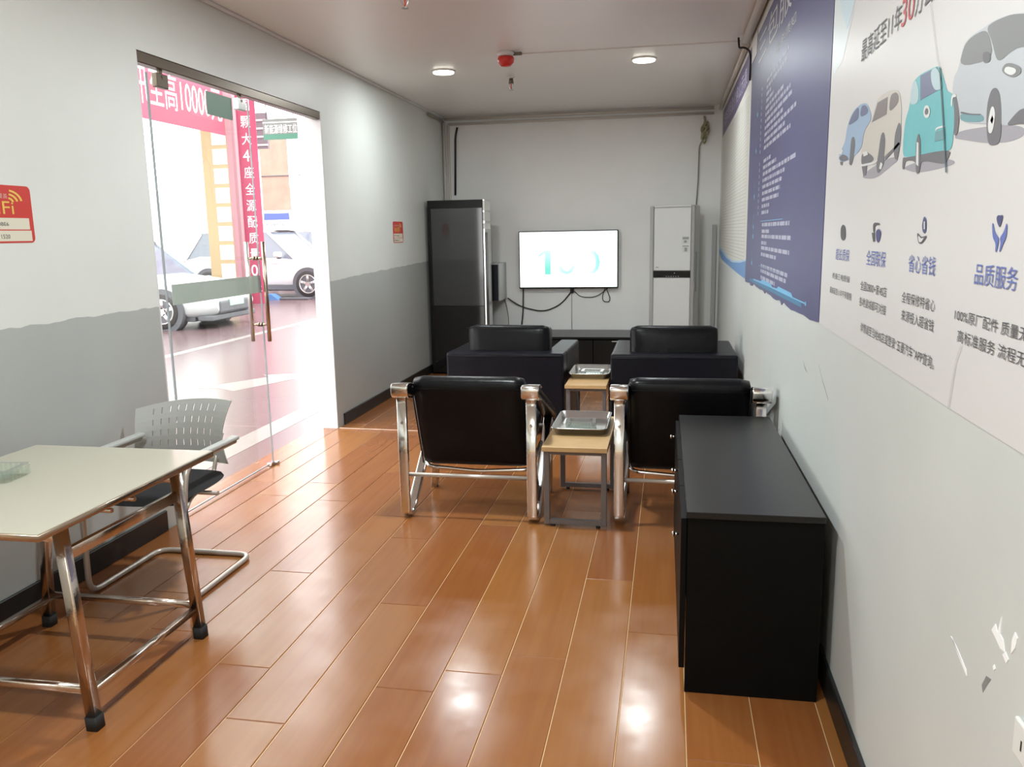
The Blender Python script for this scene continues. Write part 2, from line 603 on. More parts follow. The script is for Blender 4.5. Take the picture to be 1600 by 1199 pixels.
# ------------------------------------------------------------------ sliding glass door
door = bpy.data.objects.new('door_1', None); COL.objects.link(door)
door['kind'] = 'structure'
door['label'] = 'frameless sliding glass door with a grey frosted band'
b = BM(); box(b, (XL - 0.062, DY0 + 0.012, 2.365), (XL - 0.004, DY1 - 0.012, 2.42), 0.004, 1); obj('header_rail', b, M_DARKMET, door)
GX = XL - 0.03
b = BM(); box(b, (GX - 0.005, 3.955, 0.012), (GX + 0.005, 4.985, 2.335)); obj('glass_panel', b, M_GLASS, door)
b = BM(); box(b, (GX - 0.0055, 3.951, 0.012), (GX + 0.0055, 3.957, 2.335)); box(b, (GX - 0.005, 4.983, 0.012), (GX + 0.005, 4.986, 2.335)); box(b, (GX - 0.0054, 3.957, 0.012), (GX + 0.0054, 4.983, 0.018)); obj('glass_edge', b, M_GLASSEDGE, door)
b = BM(); box(b, (GX - 0.007, 4.015, 1.155), (GX - 0.0052, 4.982, 1.265)); obj('frosted_band', b, M_FROST, door)
b = BM(); box(b, (GX - 0.007, 4.515, 2.205), (GX - 0.0052, 4.80, 2.334)); obj('film_patch', b, M_FROST2, door)
b = BM(); box(b, (GX - 0.062, 3.852, 0.0), (GX - 0.054, 4.90, 2.36)); obj('fixed_glass_panel', b, M_GLASS, door)
for y0 in (4.02, 4.835):
    b = BM(); box(b, (GX - 0.016, y0, 2.275), (GX + 0.016, y0 + 0.1, 2.345), 0.003, 1); cl = obj('clamp', b, M_DARKMET if y0 < 4.5 else M_STEEL, door)
    b = BM(); box(b, (GX - 0.006, y0 + 0.035, 2.345), (GX + 0.006, y0 + 0.065, 2.368)); cyl(b, (GX + 0.015, y0 + 0.05, 2.33), (GX + 0.019, y0 + 0.05, 2.33), 0.008); obj('hanger_bolt', b, M_DARKMET, cl)
for sx, m in ((1, M_HANDLE), (-1, M_STEEL)):
    b = BM(); cyl(b, (GX + sx * 0.058, 4.945, 0.84), (GX + sx * 0.058, 4.945, 1.48), 0.013); h = obj('handle', b, m, door)
    b = BM()
    for z in (0.95, 1.375):
        cyl(b, (GX + sx * 0.005, 4.945, z), (GX + sx * 0.055, 4.945, z), 0.008)
        cyl(b, (GX + sx * 0.005, 4.945, z), (GX + sx * 0.014, 4.945, z), 0.014)
    obj('standoff', b, M_HANDLE, h)
b = BM(); box(b, (GX - 0.018, 4.93, 0.0), (GX + 0.018, 4.995, 0.022), 0.004, 1); cyl(b, (GX + 0.012, 4.985, 0.012), (GX + 0.04, 5.0, 0.012), 0.011); obj('floor_guide', b, M_CHROME, door)

# ------------------------------------------------------------------ low black cabinet by the right wall
CB = thing('storage_cabinet', 'low long black cabinet with small knobs along the right wall', 'cabinet', (0.265, 3.26, 0), R(0.4))
cx0, cx1, cy0, cy1, cz = -0.205, 0.215, -0.70, 0.70, 0.626
b = BM(); box(b, (cx0, cy0 - 0.012, cz - 0.022), (cx1, cy1 + 0.012, cz), 0.002, 1); obj('top_board', b, M_BLACKTOP, CB)
for y in (cy0, cy1 - 0.018):
    b = BM(); box(b, (cx0 + 0.004, y, 0), (cx1, y + 0.018, cz - 0.022), 0.0015, 1); obj('side_panel', b, M_BLACKBOARD, CB)
b = BM(); box(b, (cx1 - 0.01, cy0 + 0.018, 0.08), (cx1, cy1 - 0.018, cz - 0.022)); obj('back_panel', b, M_BLACKBOARD, CB)
b = BM(); box(b, (cx0 + 0.03, cy0 + 0.018, 0), (cx0 + 0.045, cy1 - 0.018, 0.08)); obj('plinth', b, M_BLACKBOARD, CB)
b = BM(); box(b, (cx0 + 0.02, cy0 + 0.018, 0.08), (cx1 - 0.01, cy1 - 0.018, 0.098)); obj('bottom_board', b, M_BLACKBOARD, CB)
dw = (cy1 - cy0) / 4
KN = [(-0.41, 0.44), (-0.12, 0.505), (0.03, 0.545), (0.60, 0.545)]
for i in range(4):
    b = BM(); box(b, (cx0 - 0.016, cy0 + dw * i + 0.002, 0.085), (cx0 + 0.002, cy0 + dw * (i + 1) - 0.002, cz - 0.026), 0.0015, 1); d = obj('door', b, M_BLACKBOARD, CB)
    b = BM(); ky, kz = KN[i]
    cyl(b, (cx0 - 0.016, ky, kz), (cx0 - 0.032, ky, kz), 0.004, 0.005, 12)
    cyl(b, (cx0 - 0.032, ky, kz), (cx0 - 0.04, ky, kz), 0.010, 0.009, 14)
    obj('knob', b, M_CHROME, d)

# ------------------------------------------------------------------ training table
TB = thing('training_table', 'cream-topped table on brown chrome square legs by the left wall', 'table', (-2.055, 2.30, 0))
tx0, tx1, ty0, ty1, tz = -0.375, 0.38, -0.445, 0.44, 0.72
b = BM(); box(b, (tx0, ty0, tz - 0.02), (tx1, ty1, tz), 0.003, 2); obj('tabletop', b, M_TABLE, TB)
b = BM(); band(b, [(tx0, ty0, tz - 0.014), (tx1, ty0, tz - 0.014), (tx1, ty1, tz - 0.014), (tx0, ty1, tz - 0.014), (tx0, ty0 + 0.001, tz - 0.014)], 0.02, 0.006, 0, ref=(0, 0, 1)); obj('edge_trim', b, M_HANDLE, TB)
def leg(px, py, dx):
    b = BM(); band(b, [(px, py, 0.035), (px + dx, py, tz - 0.02)], 0.036, 0.036, ref=(0, 1, 0)); l = obj('leg', b, M_TUBEBR, TB)
    b = BM(); band(b, [(px - dx * 0.05, py, 0), (px, py, 0.045)], 0.042, 0.042, ref=(0, 1, 0)); obj('rubber_foot', b, M_RUBBER, l)
M_TUBEBR = mat('film_wrapped_chrome', (0.62, 0.53, 0.46), 0.2, 1.0, bump=0.12, bscale=35)
LX, LY0, LY1 = 0.31, -0.235, 0.365
leg(LX, LY0, -0.045); leg(LX, LY1, -0.045); leg(-0.345, LY0, 0.045); leg(-0.345, LY1, 0.045)
for s, x in ((1, LX - 0.01), (-1, -0.335)):
    b = BM(); band(b, [(x, LY0, 0.115), (x, LY1, 0.115)], 0.028, 0.022, ref=(1, 0, 0)); obj('lower_rail', b, M_TUBEBR, TB)
    b = BM(); band(b, [(x - s * 0.032, LY0, 0.565), (x - s * 0.032, LY1, 0.565)], 0.02, 0.04, ref=(1, 0, 0)); obj('upper_rail', b, M_TUBEBR, TB)
    b = BM(); band(b, [(x - s * 0.035, LY0 - 0.03, tz - 0.03), (x - s * 0.035, LY1 + 0.03, tz - 0.03)], 0.03, 0.02, ref=(1, 0, 0)); obj('top_rail', b, M_TUBEBR, TB)
for y in (LY0, LY1):
    b = BM(); band(b, [(-0.335, y, 0.13), (LX - 0.01, y, 0.13)], 0.024, 0.024, ref=(0, 1, 0)); obj('cross_rail', b, M_TUBEBR, TB)
    b = BM(); band(b, [(-0.31, y, 0.625), (LX - 0.04, y, 0.625)], 0.024, 0.024, ref=(0, 1, 0)); obj('cross_rail', b, M_TUBEBR, TB)
for y in (0.0, 0.12):
    b = BM(); band(b, [(-0.31, y, 0.63), (LX - 0.04, y, 0.63)], 0.016, 0.016, ref=(0, 1, 0)); obj('shelf_bar', b, M_TUBEBR, TB)

def ashtray(name, label, loc, rz, w, d, h, grp=None):
    t = thing(name, label, 'ashtray', loc, rz, grp)
    b = BM()
    n = 4
    def ring(fx, fy, z, r):
        return [b.verts.new((x, y, z)) for x, y in rrect(fx, fy, r, n)]
    A = [ring(w * 0.9, d * 0.9, 0, 0.012), ring(w, d, h * 0.95, 0.014), ring(w * 0.97, d * 0.97, h, 0.014), ring(w * 0.74, d * 0.74, h, 0.012), ring(w * 0.66, d * 0.66, h * 0.3, 0.01)]
    m = len(A[0])
    for P, Q in zip(A, A[1:]):
        for i in range(m):
            b.faces.new((P[i], P[(i + 1) % m], Q[(i + 1) % m], Q[i]))
    b.faces.new(A[0][::-1]); b.faces.new(A[-1])
    obj('glass_body', b, M_GLASS2, t)
    b = BM()
    for sx in (-1, 1):
        for k in range(6):
            y = (k - 2.5) * d * 0.15
            box(b, (sx * w * 0.485 - 0.002, y - 0.004, h * 0.12), (sx * w * 0.485 + 0.002, y + 0.004, h * 0.85))
    for sy in (-1, 1):
        for k in range(8):
            x = (k - 3.5) * w * 0.11
            box(b, (x - 0.004, sy * d * 0.485 - 0.002, h * 0.12), (x + 0.004, sy * d * 0.485 + 0.002, h * 0.85))
    obj('cut_facets', b, M_GLASS2, t)
    return t
ashtray('glass_ashtray', 'clear glass ashtray on the cream tabletop at the left edge', (-2.215, 2.31, tz), R(8), 0.17, 0.13, 0.04)

# ------------------------------------------------------------------ visitor chair behind the table
VC = thing('visitor_chair', 'cantilever chair with pale slotted plastic back and black seat', 'chair', (-2.2, 3.1, 0))
r = 0.0125
xl, xr = -0.225, 0.255
BX = -0.045
b = BM()
tube(b, [(xr + 0.0, 0.27, 0.59), (xr, -0.12, 0.588), (xr, -0.16, 0.44), (xr, -0.17, r), (xr, 0.34, r), (xl, 0.34, r), (xl, -0.17, r), (xl, -0.16, 0.44), (xl, -0.12, 0.588), (xl, 0.27, 0.59)], r, 0.07)
obj('tube_frame', b, M_CHAIRTUBE, VC)
b = BM()
for x in (xl, xr):
    tube(b, [(x * 0.97, -0.14, 0.40), (x * 0.72, 0.0, 0.405), (x * 0.62 + BX * 0.5, 0.26, 0.405), (x * 0.62 + BX, 0.345, 0.50), (x * 0.7 + BX, 0.375, 0.60)], 0.010, 0.06)
tube(b, [(xl, 0.1, 0.395), (xr, 0.1, 0.395)], 0.010)
obj('seat_frame', b, M_CHAIRTUBE, VC)
for x in (xl, xr):
    b = BM(); box(b, (x - 0.02, -0.12, 0.594), (x + 0.02, 0.285, 0.614), 0.007, 2); obj('armrest', b, M_CHAIRPL, VC)
b = BM()
t = bmesh.new()
bmesh.ops.create_grid(t, x_segments=20, y_segments=18, size=1)
ret = bmesh.ops.extrude_face_region(t, geom=t.faces[:])
top = [v for v in ret['geom'] if isinstance(v, bmesh.types.BMVert)]
tops = set(top)
for v in t.verts:
    u, w = v.co.x, v.co.y
    rr = max(abs(u), abs(w))
    f = 1 - 0.16 * (u * u * w * w)
    e = max(0, 1 - (max(0, rr - 0.75) / 0.25) ** 2)
    z = 0.435 + (0.028 * e if v in tops else -0.012 * e) - 0.03 * max(0, -w - 0.5)
    v.co = (u * 0.235 * f + 0.008, w * 0.235 * f + 0.045, z)
for f in t.faces: f.smooth = True
join(b, t)
obj('seat', b, M_FABRIC, VC)
# slotted curved back shell: grid with real openings
b = BM()
cols, rows = 11, 5
def bp(u, v, off):
    # u -1..1 across, v 0..1 up
    wv = 0.225 + 0.03 * abs(v - 0.45) ** 1.5 * 2.2
    x = u * wv
    y = 0.365 - 0.045 * (u * u) + 0.03 * (1 - (2 * v - 1) ** 2) * -1 + 0.06 * v
    z = 0.465 + 0.265 * v + 0.02 * (1 - u * u) * v + 0.025 * u * v
    return Vector((x + BX - 0.012, y + off, z))
us, kind_u = [-1.0], []
nslot = 9
for k in range(nslot):
    c = -0.66 + 1.32 * k / (nslot - 1)
    us += [c - 0.014, c + 0.014]
us.append(1.0)
vs = [0.0]
for k in range(5):
    c = 0.13 + 0.185 * k
    vs += [c - 0.05, c + 0.05]
vs.append(1.0)
# refine the outer strips
def refine(a, lim):
    o = [a[0]]
    for p, q in zip(a, a[1:]):
        n = max(1, int((q - p) / lim))
        for j in range(1, n + 1):
            o.append(p + (q - p) * j / n)
    return o
holesU = [(-0.66 + 1.32 * k / (nslot - 1)) for k in range(nslot)]
holesV = [0.13 + 0.185 * k for k in range(5)]
us, vs = refine(us, 0.1), refine(vs, 0.08)
G = {}
for s, off in enumerate((0.0, -0.006)):
    for i, u in enumerate(us):
        for j, v in enumerate(vs):
            G[s, i, j] = b.verts.new(bp(u, v, off))
def hole(i, j):
    if i < 0 or j < 0 or i >= len(us) - 1 or j >= len(vs) - 1:
        return True
    um, vm = (us[i] + us[i + 1]) / 2, (vs[j] + vs[j + 1]) / 2
    return any(abs(um - h) < 0.012 for h in holesU) and any(abs(vm - h) < 0.046 for h in holesV)
for i in range(len(us) - 1):
    for j in range(len(vs) - 1):
        if hole(i, j):
            continue
        for s in (0, 1):
            q = [G[s, i, j], G[s, i + 1, j], G[s, i + 1, j + 1], G[s, i, j + 1]]
            f = b.faces.new(q if s == 0 else q[::-1])
        for (di, dj, a, c) in ((-1, 0, (i, j), (i, j + 1)), (1, 0, (i + 1, j), (i + 1, j + 1)), (0, -1, (i, j), (i + 1, j)), (0, 1, (i, j + 1), (i + 1, j + 1))):
            if hole(i + di, j + dj):
                b.faces.new((G[0, a[0], a[1]], G[0, c[0], c[1]], G[1, c[0], c[1]], G[1, a[0], a[1]]))
obj('backrest', b, M_CHAIRPL, VC)

# ------------------------------------------------------------------ chrome armchairs
def armchair(name, label, loc, grp):
    t = thing(name, label, 'armchair', loc, 0, grp)
    for s in (-1, 1):
        x = s * 0.345
        b = BM()
        band(b, [(x, 0.0, 0.675), (x, 0.0, 0.30), (x, 0.0, 0.016), (x, 0.085, 0.018), (x, 0.58, 0.42), (x, 0.63, 0.45)], 0.052, 0.022, 0.055, rr=0.005, n=8)
        sf = obj('side_frame', b, M_CHROME, t)
        b = BM()
        cyl(b, (x, -0.011, 0.53), (x, -0.019, 0.53), 0.009, 0.006, 10)
        obj('bolt', b, M_STEEL, sf)
        b = BM()
        band(b, [(x, 0.645, 0.46), (x, 0.56, 0.0)], 0.05, 0.022, 0, rr=0.008)
        obj('front_leg', b, M_CHROME, t)
        b = BM()
        band(b, [(x, 0.06, 0.655), (x, -0.03, 0.674), (x, -0.035, 0.735), (x, 0.03, 0.735), (x, 0.08, 0.715)], 0.092, 0.012, 0.022, rr=0.005, n=6)
        ar = obj('armrest', b, M_CHROME, t)
        b = BM()
        band(b, [(x, -0.024, 0.704), (x, 0.03, 0.702), (x, 0.60, 0.478), (x, 0.655, 0.44)], 0.084, 0.047, 0.03, rr=0.012)
        obj('arm_pad', b, M_CHROME if False else M_LEATHER, ar)
    b = BM(); cyl(b, (-0.325, 0.02, 0.24), (0.325, 0.02, 0.24), 0.011); obj('stretcher', b, M_CHAIRTUBE, t)
    b = BM(); cyl(b, (-0.325, 0.56, 0.40), (0.325, 0.56, 0.40), 0.011); obj('stretcher', b, M_CHAIRTUBE, t)
    # back: reclined slab
    tilt = math.atan2(0.19, 0.53)
    mt = Matrix.Translation((0, 0.265, 0.245)) @ Matrix.Rotation(tilt, 4, 'X')
    b = BM(); pillow(b, (-0.312, -0.045, 0.0), (0.306, 0.05, 0.545), 0.012, 0.04, 9, 9, mt); bk = obj('backrest', b, M_LEATHER, t)
    b = BM()
    for x in (-0.306, 0.30):
        tube(b, [mt @ Vector((x, -0.04, 0.02)), mt @ Vector((x, -0.04, 0.52))], 0.004, 0, 6)
    tube(b, [mt @ Vector((-0.285, -0.042, 0.50)), mt @ Vector((0.285, -0.042, 0.50))], 0.004, 0, 6)
    obj('piping', b, M_LEATHER, bk)
    b = BM(); pillow(b, (-0.298, 0.0, -0.055), (0.298, 0.50, 0.055), 0.012, 0.04, 9, 9, Matrix.Translation((0, 0.235, 0.315)) @ Matrix.Rotation(R(14), 4, 'X')); obj('seat', b, M_LEATHER, t)
    b = BM()
    tube(b, [(-0.325, 0.45, 0.33), (-0.30, 0.25, 0.222), (0.0, 0.24, 0.205), (0.30, 0.25, 0.222), (0.325, 0.45, 0.33)], 0.011, 0.05)
    obj('seat_frame', b, M_CHROME, t)
    return t
AC1 = armchair('armchair', 'black leather chrome-framed armchair nearest the glass door, in the front row', (-1.03, 4.075, 0), 'chrome framed armchairs')
dup(AC1, (0.107, 4.11, 0), R(-0.5), 'black leather chrome-framed armchair whose back touches the low black cabinet')

# ------------------------------------------------------------------ side tables with trays
def side_table(name, label, loc, grp, w):
    t = thing(name, label, 'side table', loc, 0, grp)
    d, h = 0.74, 0.435
    b = BM(); box(b, (-w / 2, -d / 2, h - 0.026), (w / 2, d / 2, h), 0.002, 1); obj('tabletop', b, M_OAK, t)
    a, c = w / 2 - 0.02, d / 2 - 0.05
    for sx in (-1, 1):
        for sy in (-1, 1):
            b = BM(); box(b, (sx * a - 0.014, sy * c - 0.014, 0.012), (sx * a + 0.014, sy * c + 0.014, h - 0.026), 0.002, 1); l = obj('leg', b, M_GREYFRAME, t)
            b = BM(); cyl(b, (sx * (a - 0.03), sy * c, 0), (sx * (a - 0.03), sy * c, 0.013), 0.012, n=10); obj('foot_pad', b, M_RUBBER, l)
    for sy in (-1, 1):
        for z in (0.026, h - 0.038):
            b = BM(); box(b, (-a, sy * c - 0.012, z - 0.012), (a, sy * c + 0.012, z + 0.012)); obj('crossbar', b, M_GREYFRAME, t)
    for sx in (-1, 1):
        b = BM(); box(b, (sx * a - 0.012, -c, h - 0.05), (sx * a + 0.012, c, h - 0.026)); obj('side_rail', b, M_GREYFRAME, t)
    return t
ST1 = side_table('side_table', 'oak-topped side table with grey legs between the two chrome armchairs', (-0.458, 4.385, 0), 'oak topped side tables', 0.333)
side_table('side_table', 'oak-topped side table between the two black sofas, farther from the camera', (-0.572, 6.11, 0), 'oak topped side tables', 0.296)

def tray(name, label, loc, rz, grp):
    t = thing(name, label, 'tray', loc, rz, grp)
    w, d, h = 0.29, 0.44, 0.042
    b = BM()
    def ring(a, c, z, r): return [b.verts.new((x, y, z)) for x, y in rrect(a, c, r, 4)]
    A = [ring(w * .88, d * .9, 0, .03), ring(w, d, h - .002, .035), ring(w + .014, d + .014, h - .004, .04), ring(w + .014, d + .014, h, .04), ring(w, d, h, .035), ring(w * .88, d * .9, .003, .03)]
    m = len(A[0])
    for P, Q in zip(A, A[1:]):
        for i in range(m):
            f = b.faces.new((P[i], P[(i + 1) % m], Q[(i + 1) % m], Q[i])); f.smooth = True
    b.faces.new(A[0][::-1]); b.faces.new(A[-1])
    obj('pan', b, M_TRAY, t)
    return t
TR1 = tray('serving_tray', 'shiny stainless steel tray on the side table between chrome armchairs', (-0.462, 4.475, 0.435), 0, 'stainless trays')
TR2 = dup(TR1, (-0.575, 6.20, 0.435), 0, 'shiny stainless steel tray on the side table between black sofas')
ashtray('glass_ashtray', 'clear glass ashtray lying in the nearer stainless tray', (-0.47, 4.47, 0.4385), R(3), 0.17, 0.12, 0.036, 'glass ashtrays in trays')
ashtray('glass_ashtray', 'clear glass ashtray lying in the tray between the black sofas', (-0.56, 6.17, 0.4385), R(-4), 0.17, 0.12, 0.036, 'glass ashtrays in trays')

# ------------------------------------------------------------------ black box sofas (seen from behind)
def sofa(name, label, loc, rz, grp):
    t = thing(name, label, 'sofa', loc, rz, grp)
    W, D, H = 0.90, 0.86, 0.625
    b = BM(); box(b, (-W / 2, 0, 0.05), (W / 2, 0.17, H), 0.018, 3); obj('back_panel', b, M_LEATHER2, t)
    for s in (-1, 1):
        b = BM(); x0, x1 = sorted((s * W / 2, s * (W / 2 - 0.155))); box(b, (x0, 0.16, 0.05), (x1, D, H - 0.003), 0.018, 3); obj('arm', b, M_LEATHER2, t)
    b = BM(); box(b, (-W / 2 + 0.15, 0.16, 0.08), (W / 2 - 0.15, D - 0.02, 0.29), 0.01, 2); obj('seat_base', b, M_LEATHER2, t)
    b = BM(); pillow(b, (-W / 2 + 0.157, 0.17, 0.29), (W / 2 - 0.157, D + 0.01, 0.43), 0.015, 0.03); obj('seat_cushion', b, M_LEATHER, t)
    b = BM(); pillow(b, (-0.318, 0.06, 0.42), (0.318, 0.24, 0.825), 0.015, 0.045, 11, 11, Matrix.Translation((0, 0.03, 0)) @ Matrix.Rotation(R(-5), 4, 'X')); c = obj('back_cushion', b, M_LEATHER, t)
    b = BM(); tube(b, [(-0.31, 0.10, 0.80), (0.31, 0.10, 0.80)], 0.003, 0, 6); obj('seam', b, M_LEATHER, c)
    b = BM()
    tube(b, [(-W / 2 + 0.005, -0.001, H - 0.025), (W / 2 - 0.005, -0.001, H - 0.025)], 0.003, 0, 6)
    obj('piping', b, M_LEATHER2, t)
    for sx in (-1, 1):
        for y in (0.07, D - 0.07):
            b = BM(); cyl(b, (sx * (W / 2 - 0.07), y, 0), (sx * (W / 2 - 0.07), y, 0.052), 0.022, 0.026, 12); obj('leg', b, M_BLACKPL, t)
    return t
SF1 = sofa('armchair_sofa', 'black leather box sofa seen from behind, beside the tall black cabinet', (-1.206, 5.98, 0), R(-1.5), 'black box sofas')
dup(SF1, (0.038, 5.96, 0), R(0.3), 'black leather box sofa seen from behind, against the right wall')

# ------------------------------------------------------------------ TV console
TC = thing('media_console', 'long low black cabinet against the back wall under the television', 'console', (-1.065, 9.1, 0))
b = BM(); box(b, (-0.815, -0.345, 0.376), (0.83, 0.345, 0.40), 0.002, 1); obj('top_board', b, M_BLACKTOP, TC)
for x in (-0.815, 0.80):
    b = BM(); box(b, (x, -0.33, 0.0), (x + 0.02, 0.34, 0.376)); obj('side_panel', b, M_BLACKBOARD, TC)
b = BM(); box(b, (-0.80, 0.32, 0.05), (0.80, 0.34, 0.376)); obj('back_panel', b, M_BLACKBOARD, TC)
b = BM(); box(b, (-0.80, -0.29, 0.0), (0.80, -0.27, 0.06)); obj('plinth', b, M_BLACKBOARD, TC)
for i in range(3):
    b = BM(); box(b, (-0.82 + i * 0.5467 + 0.003, -0.348, 0.06), (-0.82 + (i + 1) * 0.5467 - 0.003, -0.33, 0.366), 0.002, 1); dr = obj('drawer', b, M_BLACKTOP, TC)
    b = BM(); box(b, (-0.82 + i * 0.5467 + 0.2, -0.352, 0.35), (-0.82 + i * 0.5467 + 0.35, -0.347, 0.36)); obj('pull', b, M_GREYPL, dr)

# ------------------------------------------------------------------ television
TV = thing('television', 'wall-mounted flat television with a bright white screen', 'television', (-1.132, YB, 1.20))
b = BM(); box(b, (-0.565, -0.075, -0.325), (0.565, -0.035, 0.325), 0.006, 2); box(b, (-0.3, -0.036, -0.2), (0.3, -0.001, 0.2), 0.005, 1); obj('casing', b, M_BLACKPL, TV)
M_SCREEN = mat('lit_screen', (0.93, 1.0, 0.99), 0.2, emit=1.25)
b = BM(); box(b, (-0.553, -0.0775, -0.308), (0.553, -0.0745, 0.314)); sc = obj('screen', b, M_SCREEN, TV)
def fade(name, col, lo, hi, axis='Z', inv=False):
    m = mat(name, col, 0.3)
    nt = m.node_tree; bs = nt.nodes['Principled BSDF']
    tc = nt.nodes.new('ShaderNodeTexCoord'); sp = nt.nodes.new('ShaderNodeSeparateXYZ'); mr = nt.nodes.new('ShaderNodeMapRange')
    nt.links.new(tc.outputs['Object'], sp.inputs[0]); nt.links.new(sp.outputs[axis], mr.inputs['Value'])
    mr.inputs['From Min'].default_value = lo; mr.inputs['From Max'].default_value = hi
    mx = nt.nodes.new('ShaderNodeMix'); mx.data_type = 'RGBA'
    mx.inputs['A'].default_value = (*col, 1); mx.inputs['B'].default_value = (0.93, 1, 0.99, 1)
    nt.links.new(mr.outputs[0], mx.inputs['Factor']); nt.links.new(mx.outputs['Result'], bs.inputs['Emission Color'])
    bs.inputs['Emission Strength'].default_value = 1.15
    bs.inputs['Base Color'].default_value = (0.02, 0.02, 0.02, 1)
    return m
M_TEAL1 = fade('screen_teal', (0.16, 0.66, 0.56), -0.10, 0.30)
M_TEAL2 = fade('screen_pale_teal', (0.36, 0.80, 0.73), -0.16, 0.02)
M_TEAL3 = fade('screen_teal_arc', (0.2, 0.70, 0.62), 0.36, 0.2, 'X')
text('screen_digit', '1', M_TEAL1, sc, (-0.265, -0.078, -0.165), (1, 0, 0), (0, 0, 1), 0.068, 0.27, 0.001)
flat('screen_digit', [(-0.335, -0.079, 0.03), (-0.265, -0.079, 0.075), (-0.265, -0.079, 0.105), (-0.335, -0.079, 0.062)], M_TEAL1, sc)
text('screen_digit', '0', M_TEAL2, sc, (-0.115, -0.078, -0.165), (1, 0, 0), (0, 0, 1), 0.2, 0.26, 0.001)
text('screen_digit', '0', M_TEAL3, sc, (0.15, -0.078, -0.165), (1, 0, 0), (0, 0, 1), 0.21, 0.27, 0.001)
def cable(name, label, pts, r, m=None, rad=0.06):
    b = BM(); tube(b, pts, r, rad, 8)
    o = obj(name, b, m or M_CABLE)
    return tag(o, label, 'cable')
yb = YB - 0.012
cable('power_cable', 'black cable sagging from the wall box to the television', [(-1.845, yb - 0.02, 0.765), (-1.69, yb, 0.66), (-1.42, yb, 0.60), (-1.22, yb, 0.69), (-1.10, yb, 0.84), (-1.08, yb, 0.91)], 0.007, None, 0.12)
cable('power_cable', 'black cable dropping from the television left corner behind the sofa', [(-1.66, yb - 0.02, 0.87), (-1.665, yb - 0.02, 0.62), (-1.69, yb - 0.02, 0.405)], 0.007)
cable('thin_cable', 'thin grey cable running straight down below the television centre', [(-1.10, yb, 0.90), (-1.10, yb, 0.405)], 0.0025, M_GCABLE)
cable('thin_cable', 'thin dark cable looping from the television centre to its right', [(-1.07, yb, 0.84), (-1.0, yb, 0.775), (-0.83, yb, 0.765), (-0.70, yb, 0.86), (-0.69, yb, 0.895)], 0.004, None, 0.1)
cable('cable_loop', 'small hanging cable loop under the right end of the television', [(-0.71, yb, 0.895), (-0.75, yb, 0.78), (-0.74, yb, 0.72), (-0.67, yb, 0.715), (-0.66, yb, 0.76), (-0.70, yb, 0.86), (-0.68, yb, 0.89)], 0.0045, None, 0.04)
cable('thin_cable', 'thin brown cable hanging below the wall box beside the tall black cabinet', [(-1.885, yb, 0.755), (-1.86, yb, 0.66), (-1.84, yb, 0.52), (-1.845, yb, 0.405)], 0.004, mat('brown_cable', (0.18, 0.09, 0.05), 0.5))
b = BM(); box(b, (-1.115, yb - 0.018, 0.82), (-1.075, yb + 0.01, 0.90), 0.004, 1)
tag(obj('plug', b, M_BLACKPL), 'black plug under the middle of the television', 'plug')

# ------------------------------------------------------------------ wall box beside the tall cabinet
NB = thing('network_box', 'dark-fronted grey box on the back wall beside the tall black cabinet', 'box', (-1.97, YB, 0.965))
b = BM(); box(b, (-0.16, -0.40, -0.205), (0.11, -0.001, 0.215), 0.006, 2); obj('casing', b, M_GREYPL, NB)
b = BM(); box(b, (-0.155, -0.406, -0.2), (0.095, -0.399, 0.20), 0.002, 1); fp = obj('front_panel', b, mat('dark_blue_front', (0.015, 0.017, 0.026), 0.3), NB)
b = BM(); cyl(b, (0.0, -0.406, 0.075), (0.0, -0.416, 0.075), 0.016); cyl(b, (-0.035, -0.406, 0.08), (-0.035, -0.412, 0.08), 0.009); obj('knob', b, M_CHROME, fp)

# ------------------------------------------------------------------ tall black glass-front cabinet
FR = thing('display_cooler', 'tall black glass-fronted cabinet standing in the back left corner', 'cabinet', (-2.225, 8.77, 0))
b = BM(); box(b, (-0.31, -0.13, 0.0), (0.298, 0.14, 1.86), 0.004, 1); obj('body', b, M_BLACKBOARD, FR)
b = BM(); box(b, (-0.31, -0.15, 0.02), (0.292, -0.131, 1.86), 0.003, 1); dr = obj('door', b, M_BLACKPL, FR)
M_DARKGLASS = mat('dark_door_glass', (0.035, 0.036, 0.038), 0.07, spec=0.8)
b = BM(); box(b, (-0.272, -0.1525, 0.75), (0.286, -0.149, 1.775), 0.001, 1); obj('glass', b, M_DARKGLASS, dr)
b = BM(); box(b, (-0.272, -0.152, 0.06), (0.286, -0.149, 0.745), 0.001, 1); obj('lower_glass', b, M_BLACKGLASS, dr)
b = BM(); box(b, (0.293, -0.15, 0.02), (0.312, 0.135, 1.86), 0.002, 1); tr = obj('side_trim', b, M_CHROME, FR)
M_WBAND = mat('white_band', (0.75, 0.75, 0.72), 0.3)
b = BM()
for z0, z1 in ((1.745, 1.85), (1.64, 1.73), (1.555, 1.615)):
    box(b, (0.295, -0.154, z0), (0.3135, 0.12, z1))
obj('hinge_band', b, M_WBAND, tr)
b = BM(); box(b, (0.3135, -0.135, 0.03), (0.316, -0.04, 1.52)); obj('gasket', b, M_BLACKPL, tr)

